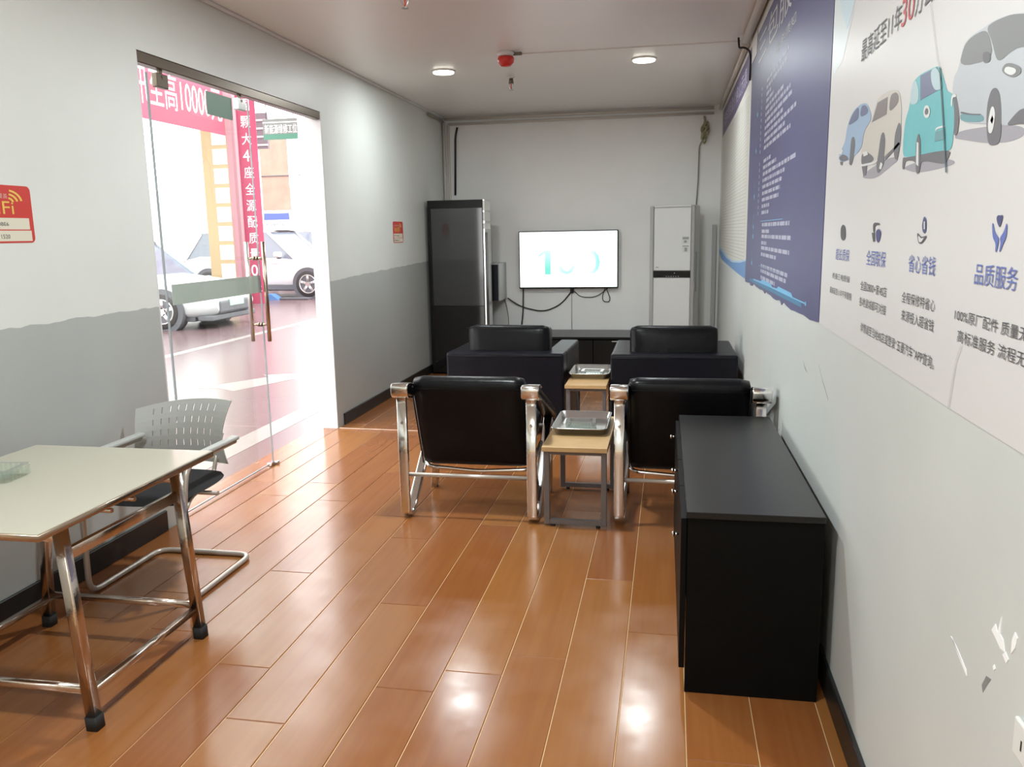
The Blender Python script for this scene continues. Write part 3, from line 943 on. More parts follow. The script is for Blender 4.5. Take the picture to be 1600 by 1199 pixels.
# ------------------------------------------------------------------ floor-standing air conditioner
ACU = thing('air_conditioner', 'white floor-standing air conditioner in the back right corner', 'air conditioner', (0.045, 9.11, 0), R(-11))
b = BM(); box(b, (-0.235, -0.10, 0), (0.235, 0.20, 1.765), 0.012, 2); obj('casing', b, M_WHITEPL, ACU)
for s in (-1, 1):
    b = BM(); x0, x1 = sorted((s * 0.237, s * 0.197)); box(b, (x0, -0.128, 0.0), (x1, -0.09, 1.76), 0.01, 2); obj('side_strip', b, M_GREYPL if s < 0 else mat('silver_plastic', (0.36, 0.35, 0.345), 0.35), ACU)
b = BM(); box(b, (-0.195, -0.122, 1.745), (0.195, -0.09, 1.765), 0.004, 1); obj('top_cap', b, M_WHITEPL, ACU)
b = BM(); box(b, (-0.193, -0.124, 1.085), (0.195, -0.095, 1.738), 0.006, 2); up = obj('upper_panel', b, M_WHITEPL, ACU)
b = BM(); box(b, (-0.195, -0.125, 1.012), (0.195, -0.095, 1.082), 0.002, 1); dp = obj('display_strip', b, M_BLACKGLASS, ACU)
b = BM(); cyl(b, (0.03, -0.125, 1.06), (0.03, -0.1265, 1.06), 0.004, n=8)
for k in range(6):
    box(b, (-0.06 + k * 0.025, -0.1262, 1.022), (-0.048 + k * 0.025, -0.125, 1.026))
obj('indicator', b, M_WHITEPL, dp)
b = BM(); box(b, (-0.195, -0.124, 0.03), (0.195, -0.095, 1.008), 0.006, 2); obj('lower_panel', b, M_WHITEPL, ACU)
M_STK = mat('grey_sticker', (0.30, 0.31, 0.30), 0.5)
M_STK2 = mat('pale_sticker', (0.62, 0.64, 0.62), 0.5)
for z0, z1 in ((1.365, 1.44), (1.275, 1.35)):
    b = BM(); box(b, (0.105, -0.1252, z0), (0.18, -0.124, z1)); s_ = obj('energy_sticker', b, M_STK2, up)
for z0, z1 in ((1.41, 1.435), (1.335, 1.345)):
    flat('sticker_print', [(0.11, -0.1256, z0), (0.175, -0.1256, z0), (0.175, -0.1256, z1), (0.11, -0.1256, z1)], M_STK, up)
for z0, z1, x0 in ((1.375, 1.40, 0.125), (1.285, 1.325, 0.13)):
    flat('sticker_print', [(x0, -0.1256, z0), (x0 + 0.03, -0.1256, z0), (x0 + 0.03, -0.1256, z1), (x0, -0.1256, z1)], M_STK, up)
flat('maker_mark', [(-0.17, -0.1245, 1.112), (-0.14, -0.1245, 1.112), (-0.14, -0.1245, 1.127), (-0.17, -0.1245, 1.127)], M_GREYPL, up)
b = BM(); box(b, (0.236, -0.04, 0.86), (0.24, 0.02, 1.28), 0.0015, 1); box(b, (0.2345, -0.12, 0.90), (0.2405, -0.105, 0.96)); obj('side_vent', b, M_GREYPL, ACU)

# ------------------------------------------------------------------ pipes, trunking, ceiling fittings
def pipe(name, label, pts, r, cat='pipe', m=None, rad=0.0, grp=None):
    b = BM(); tube(b, pts, r, rad, 10)
    return tag(obj(name, b, m or M_PIPE), label, cat, grp)
pipe('conduit', 'upper of two white conduits along the back wall at the ceiling', [(-2.54, YB - 0.02, ZC - 0.03), (0.44, YB - 0.02, ZC - 0.03)], 0.016)
pipe('conduit', 'lower of two white conduits along the back wall at the ceiling', [(-2.50, YB - 0.018, ZC - 0.085), (0.44, YB - 0.018, ZC - 0.085)], 0.014)
pipe('conduit', 'left one of two white upright conduits in the back left corner', [(-2.55, YB - 0.022, 0.1), (-2.55, YB - 0.022, 2.77)], 0.017)
pipe('conduit', 'right one of two white upright conduits in the back left corner', [(-2.50, YB - 0.022, 0.1), (-2.50, YB - 0.022, 2.73)], 0.015)
cable('black_cable', 'short black cable hanging beside the upright conduits above the tall cabinet', [(-2.395, yb, 2.70), (-2.42, yb, 2.60), (-2.44, yb, 1.95)], 0.012, None, 0.05)
pipe('conduit', 'short grey conduit stub on the left wall under the ceiling corner', [(-2.555, 8.85, 2.77), (-2.555, YB - 0.04, 2.765)], 0.014, m=M_GCABLE)
pipe('conduit', 'thick white conduit along the right wall at the ceiling above the posters', [(XR - 0.035, 1.5, 2.79), (XR - 0.035, 6.22, 2.785)], 0.028)
pipe('conduit', 'thin white conduit along the far right wall at the ceiling', [(XR - 0.022, 6.3, 2.775), (XR - 0.022, YB - 0.02, 2.78)], 0.018)
b = BM(); box(b, (XR - 0.006, 5.75, 2.60), (XR - 0.0005, 6.08, 2.752))
tag(obj('cover_plate', b, mat('plate_paint', (0.6, 0.57, 0.55), 0.5)), 'pale cover plate above the top corner of the dark blue poster', 'plate')
cable('black_cable', 'black cable loop wrapped over the conduit end above the blue poster', [(XR - 0.012, 6.11, 2.50), (XR - 0.012, 6.12, 2.66), (XR - 0.012, 6.245, 2.72), (XR - 0.045, 6.25, 2.745), (XR - 0.08, 6.25, 2.74), (XR - 0.085, 6.25, 2.81)], 0.007, None, 0.03)
b = BM(); box(b, (-1.13, 6.385, ZC - 0.006), (XR - 0.06, 6.405, ZC)); tag(obj('cable_trunking', b, mat('trunking_white', (0.72, 0.69, 0.65), 0.4)), 'thin white trunking across the ceiling from the smoke detector', 'trunking')
b = BM(); box(b, (0.455, YB - 0.035, 0.1), (0.50, YB, 1.56), 0.004, 1); tag(obj('cable_trunking', b, mat('trunking_grey', (0.5, 0.5, 0.5), 0.4)), 'grey upright trunking in the corner right of the air conditioner', 'trunking')
WC = thing('wire_coil', 'olive knotted coil of wire hanging high in the back right corner', 'wire', (0.35, YB - 0.03, 2.55))
M_OLIVE = mat('olive_wire', (0.30, 0.29, 0.17), 0.6)
M_OLIVE2 = mat('dull_wire', (0.36, 0.31, 0.23), 0.6)
b = BM()
for k in range(5):
    pts = []
    for j in range(18):
        a = 2 * math.pi * j / 18
        tw = 0.9 * k
        pts.append((0.04 * math.cos(a + tw) * (1 - 0.1 * k) + 0.012 * math.sin(3 * k), -0.01 + 0.018 * math.sin(2 * a + 2 * k) - 0.003 * k, -0.01 + 0.10 * math.sin(a + 1.7 * k) * (0.45 + 0.11 * k) + 0.03 * math.cos(2.3 * k)))
    tube(b, pts, 0.009, 0, 6, closed=True)
obj('coil', b, M_OLIVE, WC)
b = BM(); tube(b, [(-0.01, 0.02, 0.155), (0.0, 0.01, 0.10), (-0.03, 0.0, 0.04)], 0.011, 0.03, 8); obj('upper_lead', b, M_OLIVE2, WC)
b = BM(); tube(b, [(-0.02, 0.0, -0.09), (-0.055, 0.01, -0.15), (-0.06, 0.015, -0.5), (-0.075, 0.015, -0.8)], 0.007, 0.04, 8); obj('lower_lead', b, M_GCABLE, WC)

SD = thing('smoke_detector', 'red smoke detector on a white base under the ceiling', 'smoke detector', (-1.21, 6.30, ZC))
b = BM(); lathe(b, [(0.062, 0.0), (0.066, -0.02), (0.05, -0.036)], (0, 0, 0)); obj('base', b, M_WHITEPL, SD)
b = BM(); lathe(b, [(0.056, -0.036), (0.062, -0.05), (0.058, -0.075), (0.036, -0.10), (0.012, -0.104)], (0, 0, 0)); obj('dome', b, M_RED, SD)
b = BM(); box(b, (0.03, -0.012, -0.03), (0.12, 0.012, -0.008), 0.003, 1); obj('cable_gland', b, M_DARKMET, SD)
def sprinkler(label, loc):
    t = thing('sprinkler_head', label, 'sprinkler', loc, 0, 'ceiling sprinkler heads')
    b = BM(); lathe(b, [(0.03, 0.0), (0.03, -0.006), (0.012, -0.012)], (0, 0, 0), 16); obj('ceiling_ring', b, M_WHITEPL, t)
    b = BM(); cyl(b, (0, 0, -0.01), (0, 0, -0.05), 0.017, 0.022, 14); obj('body', b, M_DARKMET, t)
    b = BM(); tube(b, [(-0.016, 0, -0.05), (-0.018, 0, -0.08), (0, 0, -0.105), (0.018, 0, -0.08), (0.016, 0, -0.05)], 0.004, 0.02, 6); obj('yoke', b, M_STEEL, t)
    b = BM(); cyl(b, (0, 0, -0.052), (0, 0, -0.098), 0.004, n=8); obj('bulb', b, M_RED, t)
    b = BM(); cyl(b, (0, 0, -0.104), (0, 0, -0.108), 0.019, n=16); obj('deflector', b, M_STEEL, t)
    return t
S1 = sprinkler('small bronze sprinkler hanging from the ceiling behind the smoke detector', (-1.36, 7.3, ZC))
dup(S1, (-1.43, 4.58, ZC), 0, 'small bronze sprinkler cut by the top edge of the picture')
LL = ['left of the two lit ceiling downlights near the far wall', 'right of the two lit ceiling downlights near the far wall',
      'added unseen fill downlight just above the picture top', 'added unseen fill downlight overhead of the camera', 'rearmost added unseen fill downlight behind the camera']
for (lx, ly), lb in zip(LAMPS, LL):
    t = thing('downlight', lb, 'ceiling light', (lx, ly, ZC), 0, 'round ceiling downlights')
    b = BM(); lathe(b, [(0.098, 0), (0.098, -0.006), (0.09, -0.012), (0.085, -0.010)], (0, 0, 0), 32); obj('trim_ring', b, M_WHITEPL, t)
    b = BM(); cyl(b, (0, 0, -0.014), (0, 0, -0.020), 0.086, 0.084, 32); obj('diffuser', b, M_LED, t)

# thin pale cable on the floor in the doorway corner
cable('floor_cable', 'thin pale cable lying across the floor from the door jamb', [(-2.56, 6.03, 0.004), (-1.9, 6.005, 0.004), (-1.2, 5.99, 0.004)], 0.0035, mat('pale_cable', (0.6, 0.42, 0.33), 0.5))
OUT = thing('wall_socket', 'pale socket plate on the right wall, cut by the picture edge', 'socket', (XR, 1.212, 0.742))
b = BM(); box(b, (-0.008, -0.043, -0.03), (0, 0.043, 0.03), 0.003, 2); pl = obj('plate', b, M_WHITEPL, OUT)
b = BM()
for y in (-0.012, 0.012):
    box(b, (-0.0086, y - 0.002, -0.01), (-0.0076, y + 0.002, 0.006))
obj('socket_slots', b, M_BLACKPL, OUT)
POSTER_TEXT = [
   ('最高延至11年', 'ink', 2.622, 2.199, 1.96, 1.959, 0.061),
   ('30', 'red', 2.199, 2.094, 1.96, 1.958, 0.062),
   ('万公里', 'ink', 2.088, 1.889, 1.957, 1.958, 0.061),
   ('超长质保', 'navy', 2.847, 2.64, 1.399, 1.396, 0.036),
   ('全国联保', 'navy', 2.416, 2.209, 1.399, 1.401, 0.041),
   ('省心省钱', 'navy', 2.004, 1.81, 1.4, 1.4, 0.039),
   ('品质服务', 'navy', 1.586, 1.401, 1.398, 1.398, 0.037),
   ('终身三电质保', 'ink', 2.885, 2.616, 1.337, 1.34, 0.02),
   ('最高延至11年不限里程', 'ink', 2.916, 2.578, 1.288, 1.296, 0.021),
   ('全国2800+家4S店', 'ink', 2.468, 2.18, 1.328, 1.332, 0.026),
   ('各地县城都可对接', 'ink', 2.473, 2.176, 1.284, 1.293, 0.025),
   ('全程保修特省心', 'ink', 2.04, 1.794, 1.329, 1.333, 0.025),
   ('来源投入超省钱', 'ink', 2.035, 1.793, 1.288, 1.29, 0.025),
   ('详情请至当地4S店或登录“五菱汽车”APP查询。', 'ink', 2.439, 1.774, 1.214, 1.213, 0.026),
   ('100%原厂配件 质量无忧', 'ink', 1.673, 1.309, 1.326, 1.322, 0.022),
   ('高标准服务 流程无忧', 'ink', 1.65, 1.308, 1.288, 1.288, 0.023),
]
POSTER_SHAPES = [
   ('printed_shadow','sh',0,[(2.542,1.637),(2.364,1.624),(2.219,1.646),(2.143,1.655),(2.184,1.666),(2.265,1.667),(2.468,1.653)]),
   ('printed_shadow','sh',0,[(2.11,1.632),(1.978,1.613),(1.749,1.613),(1.739,1.622),(1.865,1.637),(2.05,1.638)]),
   ('printed_shadow','sh',0,[(1.759,1.664),(1.708,1.656),(1.583,1.637),(1.483,1.629),(1.425,1.633),(1.428,1.646),(1.51,1.66),(1.733,1.675)]),
   ('blue_car','bcar',1,[(2.882,1.714),(2.879,1.734),(2.794,1.758),(2.774,1.804),(2.707,1.839),(2.609,1.846),(2.541,1.841),(2.5,1.828),(2.455,1.797),(2.463,1.781),(2.536,1.767),(2.55,1.72),(2.65,1.705),(2.732,1.702),(2.828,1.702)]),
   ('blue_car','glass',2,[(2.767,1.804),(2.699,1.834),(2.616,1.844),(2.611,1.811),(2.633,1.805)]),
   ('blue_car','glass',2,[(2.597,1.809),(2.587,1.839),(2.534,1.835),(2.491,1.815),(2.507,1.806)]),
   ('blue_car','dark',2,[(2.884,1.721),(2.818,1.727),(2.743,1.714),(2.724,1.702),(2.829,1.705)]),
   ('blue_car','dark',2,[(2.71,1.707),(2.702,1.762),(2.666,1.765),(2.639,1.746),(2.65,1.705),(2.681,1.681),(2.713,1.688)]),
   ('blue_car','dark',2,[(2.855,1.707),(2.812,1.704),(2.817,1.693),(2.843,1.696)]),
   ('blue_car','lamp',3,[(2.87,1.733),(2.839,1.743),(2.813,1.738),(2.835,1.727)]),
   ('beige_car','beige',1,[(2.559,1.677),(2.554,1.711),(2.541,1.736),(2.511,1.773),(2.45,1.777),(2.404,1.828),(2.349,1.833),(2.264,1.831),(2.203,1.823),(2.171,1.808),(2.149,1.771),(2.146,1.742),(2.135,1.698),(2.288,1.674),(2.351,1.664),(2.397,1.662)]),
   ('beige_car','glass2',2,[(2.444,1.777),(2.391,1.82),(2.287,1.819),(2.287,1.777)]),
   ('beige_car','glass2',2,[(2.266,1.777),(2.262,1.819),(2.212,1.819),(2.181,1.807),(2.181,1.788)]),
   ('beige_car','dark',2,[(2.547,1.681),(2.546,1.703),(2.494,1.706),(2.416,1.688),(2.389,1.675),(2.46,1.669),(2.538,1.674)]),
   ('beige_car','dark',2,[(2.354,1.674),(2.335,1.734),(2.304,1.738),(2.282,1.713),(2.288,1.674),(2.283,1.656),(2.344,1.633),(2.368,1.662)]),
   ('beige_car','dark',2,[(2.194,1.666),(2.197,1.719),(2.165,1.745),(2.142,1.732),(2.139,1.693),(2.157,1.653)]),
   ('beige_car','dark',2,[(2.537,1.669),(2.471,1.666),(2.478,1.642),(2.51,1.641)]),
   ('beige_car','dark',2,[(2.277,1.673),(2.154,1.697),(2.143,1.691),(2.275,1.664)]),
   ('beige_car','lamp',3,[(2.533,1.707),(2.482,1.706),(2.466,1.695),(2.517,1.694)]),
   ('beige_car','lamp',3,[(2.559,1.675),(2.388,1.67),(2.354,1.673),(2.353,1.669),(2.398,1.664),(2.55,1.669)]),
   ('beige_car','lamp',3,[(2.331,1.649),(2.318,1.664),(2.296,1.657),(2.307,1.644)]),
   ('teal_car','teal',1,[(2.112,1.66),(2.118,1.701),(2.11,1.742),(2.081,1.767),(2.075,1.812),(2.044,1.821),(2.005,1.824),(1.894,1.82),(1.872,1.813),(1.83,1.772),(1.821,1.76),(1.78,1.748),(1.762,1.71),(1.76,1.687),(1.762,1.646),(1.793,1.643),(1.954,1.642),(2.072,1.656)]),
   ('teal_car','dark',2,[(2.089,1.655),(1.762,1.646),(1.783,1.626),(1.8,1.619),(1.961,1.64),(1.964,1.618),(1.996,1.62),(2.001,1.641),(2.088,1.65),(2.091,1.629),(2.11,1.632),(2.11,1.659)]),
   ('teal_car','glassp',2,[(2.082,1.77),(2.075,1.809),(2.044,1.82),(2.013,1.79),(2.014,1.764)]),
   ('teal_car','glass',2,[(1.998,1.768),(2.011,1.821),(1.894,1.818),(1.859,1.77)]),
   ('teal_car','glassp',3,[(1.893,1.771),(1.923,1.791),(1.936,1.819),(1.89,1.818),(1.839,1.768)]),
   ('teal_car','dark',3,[(1.995,1.616),(2.01,1.68),(1.992,1.703),(1.97,1.676),(1.964,1.618),(1.978,1.612)]),
   ('teal_car','lamp',4,[(1.995,1.634),(2.001,1.682),(1.986,1.678),(1.975,1.628)]),
   ('teal_car','lamp',3,[(1.969,1.738),(1.961,1.752),(1.934,1.749),(1.917,1.735),(1.925,1.723),(1.951,1.725)]),
   ('teal_car','dark',4,[(1.958,1.739),(1.948,1.746),(1.931,1.741),(1.93,1.731),(1.949,1.731)]),
   ('teal_car','lamp',3,[(1.874,1.688),(1.872,1.697),(1.812,1.695),(1.814,1.691),(1.864,1.693)]),
   ('teal_car','teal2',3,[(1.873,1.669),(1.874,1.688),(1.81,1.688),(1.805,1.668)]),
   ('teal_car','lamp',3,[(1.788,1.73),(1.786,1.747),(1.764,1.746),(1.757,1.739),(1.779,1.742),(1.777,1.722)]),
   ('silver_car','silver',1,[(1.787,1.752),(1.783,1.78),(1.76,1.789),(1.741,1.829),(1.703,1.836),(1.64,1.836),(1.594,1.837),(1.517,1.829),(1.447,1.815),(1.34,1.786),(1.263,1.733),(1.225,1.684),(1.209,1.625),(1.267,1.624),(1.347,1.637),(1.439,1.653),(1.51,1.657),(1.522,1.663),(1.602,1.671),(1.722,1.688),(1.76,1.73)]),
   ('silver_car','glass3',2,[(1.757,1.792),(1.737,1.826),(1.702,1.834),(1.639,1.832),(1.613,1.821),(1.579,1.773)]),
   ('silver_car','glass3',2,[(1.628,1.834),(1.582,1.835),(1.502,1.827),(1.344,1.785),(1.284,1.733),(1.47,1.771),(1.514,1.77),(1.545,1.764),(1.567,1.769),(1.595,1.805)]),
   ('silver_car','dark',2,[(1.757,1.668),(1.762,1.707),(1.777,1.741),(1.765,1.747),(1.749,1.728),(1.732,1.703),(1.735,1.668)]),
   ('silver_car','dark',2,[(1.591,1.672),(1.593,1.705),(1.58,1.724),(1.56,1.725),(1.541,1.714),(1.527,1.686),(1.517,1.631),(1.564,1.631),(1.578,1.641)]),
   ('silver_car','lamp',3,[(1.582,1.671),(1.573,1.696),(1.559,1.694),(1.55,1.679),(1.557,1.651),(1.575,1.653)]),
   ('silver_car','dark',3,[(1.571,1.673),(1.564,1.681),(1.557,1.674),(1.561,1.666)]),
   ('silver_car','dark',2,[(1.504,1.656),(1.471,1.669),(1.444,1.676),(1.353,1.666),(1.255,1.65),(1.24,1.629),(1.347,1.635),(1.439,1.653)]),
   ('silver_car','glass3',3,[(1.541,1.748),(1.527,1.756),(1.5,1.752),(1.463,1.74),(1.456,1.729),(1.485,1.727),(1.517,1.736)]),
   ('silver_car','lamp',4,[(1.529,1.744),(1.52,1.751),(1.478,1.74),(1.476,1.733),(1.496,1.732)]),
   ('silver_car','dark',3,[(1.727,1.709),(1.67,1.697),(1.616,1.69),(1.618,1.688),(1.67,1.695),(1.726,1.705)]),
   ('silver_car','dark',3,[(1.63,1.779),(1.634,1.795),(1.6,1.789),(1.591,1.773),(1.614,1.772)]),
   ('silver_car','teal2',2,[(1.73,1.706),(1.67,1.695),(1.606,1.687),(1.603,1.674),(1.723,1.69)]),
   ('service_icon','ink',2,[(2.783,1.468),(2.791,1.5),(2.755,1.512),(2.713,1.5),(2.705,1.469),(2.741,1.459)]),
   ('service_icon','ink',2,[(2.358,1.487),(2.364,1.512),(2.295,1.511),(2.287,1.505),(2.341,1.505),(2.337,1.487)]),
   ('service_icon','navy2',2,[(2.318,1.467),(2.33,1.489),(2.298,1.497),(2.269,1.487),(2.278,1.468),(2.296,1.459)]),
   ('service_icon','ink',2,[(2.372,1.485),(2.337,1.487),(2.33,1.462),(2.351,1.462)]),
   ('service_icon','navy2',2,[(1.922,1.502),(1.916,1.517),(1.908,1.521),(1.893,1.513),(1.888,1.492),(1.899,1.484),(1.914,1.489)]),
   ('service_icon','poster',3,[(1.91,1.51),(1.901,1.51),(1.897,1.494),(1.906,1.494)]),
   ('service_icon','ink',2,[(1.955,1.485),(1.946,1.486),(1.921,1.477),(1.885,1.481),(1.884,1.477),(1.913,1.463),(1.941,1.464)]),
   ('service_icon','poster',3,[(1.945,1.482),(1.92,1.474),(1.898,1.477),(1.918,1.466),(1.937,1.467)]),
   ('service_icon','navy2',2,[(1.509,1.512),(1.502,1.516),(1.493,1.515),(1.483,1.516),(1.482,1.51),(1.491,1.494),(1.504,1.504)]),
   ('service_icon','navy',2,[(1.526,1.502),(1.521,1.504),(1.512,1.489),(1.491,1.479),(1.491,1.471),(1.496,1.456),(1.502,1.456),(1.502,1.47),(1.518,1.479)]),
   ('service_icon','navy',2,[(1.465,1.503),(1.461,1.5),(1.46,1.481),(1.472,1.469),(1.48,1.457),(1.486,1.457),(1.481,1.471),(1.488,1.479),(1.472,1.489)]),
]
CREASE = [(1.968, 1.958), (1.927, 1.892), (1.893, 1.835), (1.871, 1.813)]
CREASE2 = [(1.871, 1.813), (1.845, 1.754), (1.818, 1.69), (1.782, 1.602)]
CREASE3 = [(1.622, 1.285), (1.645, 1.251), (1.656, 1.207), (1.666, 1.156)]

# ------------------------------------------------------------------ posters on the right wall
M_POSTER = mat('poster_white', (0.62, 0.61, 0.61), 0.4)
M_NAVY = mat('poster_navy', (0.09, 0.09, 0.19), 0.45, spec=0.3, vary=0.12, bscale=2.0)
PC = {
    'ink': mat('print_black', (0.07, 0.07, 0.08), 0.5), 'red': mat('print_red', (0.50, 0.05, 0.05), 0.5),
    'navy': mat('print_blue', (0.10, 0.14, 0.42), 0.5), 'navy2': mat('print_dark_blue', (0.05, 0.055, 0.17), 0.5),
    'sh': mat('print_shadow', (0.31, 0.30, 0.34), 0.5), 'bcar': mat('print_light_blue', (0.30, 0.42, 0.58), 0.4),
    'beige': mat('print_beige', (0.55, 0.52, 0.48), 0.4), 'teal': mat('print_teal', (0.13, 0.44, 0.48), 0.4, vary=0.2, bscale=4),
    'teal2': mat('print_dark_teal', (0.14, 0.30, 0.34), 0.4), 'silver': mat('print_silver', (0.46, 0.49, 0.53), 0.4, vary=0.12, bscale=3),
    'glass': mat('print_blue_glass', (0.13, 0.15, 0.25), 0.4), 'glass2': mat('print_grey_glass', (0.20, 0.18, 0.18), 0.4),
    'glass3': mat('print_silver_glass', (0.17, 0.175, 0.18), 0.4), 'glassp': mat('print_pale_glass', (0.42, 0.55, 0.60), 0.4),
    'dark': mat('print_charcoal', (0.13, 0.125, 0.14), 0.5), 'lamp': mat('print_lamp_white', (0.66, 0.68, 0.68), 0.4), 'poster': M_POSTER,
}
PX = XR - 0.002
CAR = thing('wall_poster', 'large white wall poster showing four printed cars and service slogans', 'poster', (XR, 1.5, 1.165))
def pl3(yz, layer):
    return [(-0.0024 - 0.0004 * layer, y - 1.5, z - 1.165) for y, z in yz]
b = BM(); prism(b, [(-0.1 - 1.5, 0.0), (1.66 - 1.5, -0.008), (3.09 - 1.5, 0.0), (3.085 - 1.5, 1.57), (-0.1 - 1.5, 1.57)], 'x', -0.002, 0.0); obj('sheet', b, M_POSTER, CAR)
flat('sky_print', pl3([(3.08, 2.70), (3.08, 2.40), (2.98, 2.2), (2.85, 2.1), (2.7, 2.2), (2.4, 2.5), (1.9, 2.70)], 0), None or mat('print_sky', (0.52, 0.66, 0.74), 0.4), CAR)
flat('sky_print', pl3([(3.08, 2.15), (3.05, 2.0), (2.9, 2.02), (2.75, 2.15), (2.85, 2.1), (2.98, 2.2), (3.08, 2.4)], 0), mat('print_sky_pale', (0.62, 0.69, 0.71), 0.4), CAR)
roots = {}
def soften(p):
    for _ in range(2):
        q = []
        for i in range(len(p)):
            a, c = p[i], p[(i + 1) % len(p)]
            q += [(a[0] * .78 + c[0] * .22, a[1] * .78 + c[1] * .22), (a[0] * .22 + c[0] * .78, a[1] * .22 + c[1] * .78)]
        p = q
    return p
for part, colr, layer, pts in POSTER_SHAPES:
    if len(pts) > 4:
        pts = soften(pts)
    key = part
    if part in ('printed_shadow', 'service_icon') or part not in roots:
        o = flat(part, pl3(pts, layer), PC[colr], CAR)
        roots.setdefault(part, o)
    else:
        nm = {'glass': 'window', 'glass2': 'window', 'glass3': 'window', 'glassp': 'window', 'dark': 'tyre', 'lamp': 'highlight', 'teal2': 'plate'}.get(colr, 'panel')
        flat('printed_' + nm, pl3(pts, layer), PC[colr], roots[part])
for s, colr, y0, y1, z, z1, h in POSTER_TEXT:
    text('slogan_text', s, PC[colr], CAR, (-0.0036, y0 - 1.5, z - 1.165), (0, -1, 0), (0, 0, 1), y0 - y1, h)
M_CREASE = mat('print_crease', (0.42, 0.41, 0.40), 0.5)
def crease(name, pts, w, m):
    L = [(y + w, z) for y, z in pts] + [(y - w, z) for y, z in pts[::-1]]
    flat(name, pl3(L, 6), m, CAR)
crease('sheet_crease', CREASE, 0.0012, M_CREASE)
crease('sheet_crease', CREASE2, 0.0035, mat('print_dark_crease', (0.04, 0.10, 0.11), 0.5))
crease('sheet_crease', CREASE3, 0.0012, M_CREASE)

BLU = thing('wall_poster', 'tall dark blue wall poster full of small white text rows', 'poster', (XR, 4.6, 1.15))
def pb(yz, layer=0):
    return [(-0.0034 - 0.0004 * layer, y - 4.6, z - 1.15) for y, z in yz]
random.seed(3)
edge = [(6.085, 1.138)]
y = 5.95
while y > 3.15:
    edge.append((y, 1.146 + 0.007 * (6.08 - y) / 3 + random.uniform(-0.012, 0.012)))
    y -= random.uniform(0.05, 0.14)
edge.append((3.105, 1.168))
b = BM(); prism(b, [(y - 4.6, z - 1.15) for y, z in edge] + [(3.09 - 4.6, 1.56), (6.06 - 4.6, 1.56)], 'x', -0.003, 0.0); obj('sheet', b, M_NAVY, BLU)
M_PTXT = mat('print_pale_lilac', (0.50, 0.50, 0.62), 0.5)
M_PTITLE = mat('print_pale_grey', (0.52, 0.53, 0.55), 0.5)
M_PCYAN = mat('print_cyan', (0.16, 0.42, 0.66), 0.5)
M_PTEAL = mat('print_deep_cyan', (0.06, 0.19, 0.33), 0.5)
text('title_text', '三包服务', M_PTITLE, BLU, (-0.004, 5.62 - 4.6, 2.50 - 1.15), (0, -1, 0), (0, 0, 1), 1.95, 0.17)
text('subtitle_text', '车主须知', M_PTITLE, BLU, (-0.004, 4.72 - 4.6, 2.39 - 1.15), (0, -1, 0), (0, 0, 1), 0.72, 0.05)
def textrow(y0, y1, z, h):
    """illegibly small print: a row of character-sized strokes"""
    me_v, me_f = [], []
    y = y0
    n = 0
    run = random.randint(3, 9)
    while y > y1:
        w = h * 0.86
        if n >= run:
            y -= w * 1.4; n = 0; run = random.randint(3, 9)
            continue
        for k in range(3):
            a0 = y - w * k / 3
            i = len(me_v)
            g = random.uniform(0.05, 0.25)
            me_v += pb([(a0, z), (a0 - w * 0.27, z + h * g * 0.5), (a0 - w * 0.27, z + h), (a0, z + h * (1 - g * 0.5))], 1)
            me_f.append((i, i + 1, i + 2, i + 3))
        y -= w * 1.05
        n += 1
    me = bpy.data.meshes.new('text_row'); me.from_pydata(me_v, [], me_f); me.materials.append(M_PTXT)
    o = bpy.data.objects.new('text_row', me); COL.objects.link(o); o.parent = BLU; o['kind'] = 'stuff'
z = 2.30
rows = [(5.1, 4.2), (5.1, 4.25), (5.1, 4.9), (5.1, 4.75), (5.12, 4.35), (5.12, 4.1), (5.12, 4.05), (5.13, 4.35), (5.13, 3.9), (5.13, 4.25), (5.14, 4.05), None, (5.14, 4.8), (5.15, 4.55), (5.15, 3.85), (5.15, 4.2), (5.15, 4.3), (5.15, 4.35), (5.15, 4.4), (5.15, 4.75), (5.15, 4.8), None]
for i, rw in enumerate(rows):
    z = 2.315 - i * 0.0365
    if rw:
        textrow(rw[0], rw[1], z, 0.021)
        flat('bullet_mark', pb([(5.36, z), (5.34, z), (5.34, z + 0.02), (5.36, z + 0.02)], 1), M_PTXT, BLU)
for i, rw in enumerate([(5.1, 3.95), (5.1, 4.75), (5.1, 3.9), (5.1, 4.85), (5.1, 3.93), (5.1, 4.4), None, (5.08, 3.95), (5.08, 4.0), (5.07, 4.4)]):
    z = 1.515 - i * 0.033 - (0.004 * (i % 2))
    if rw:
        textrow(rw[0], rw[1], z, 0.021)
for y, z in ((5.62, 1.72), (5.62, 1.53), (5.62, 1.47), (5.64, 1.30), (5.6, 2.0), (5.58, 2.22)):
    flat('marker_pin', pb([(y + 0.012, z), (y + 0.03, z - 0.012), (y + 0.012, z - 0.03), (y - 0.012, z - 0.03), (y - 0.03, z - 0.012), (y - 0.012, z)], 1), M_PCYAN, BLU)
    flat('marker_line', pb([(y + 0.004, z), (y - 0.004, z), (y - 0.004, z + 0.07), (y + 0.004, z + 0.07)], 1), M_PCYAN, BLU)
for z in (1.545, 1.285):
    flat('rule_line', pb([(5.2, z), (4.2, z), (4.2, z + 0.003), (5.2, z + 0.003)], 1), M_PCYAN, BLU)
flat('foot_band', pb([(5.75, 1.162), (3.5, 1.185), (3.5, 1.205), (4.0, 1.207), (4.6, 1.2), (5.2, 1.195), (5.75, 1.18)], 1), M_PTEAL, BLU)
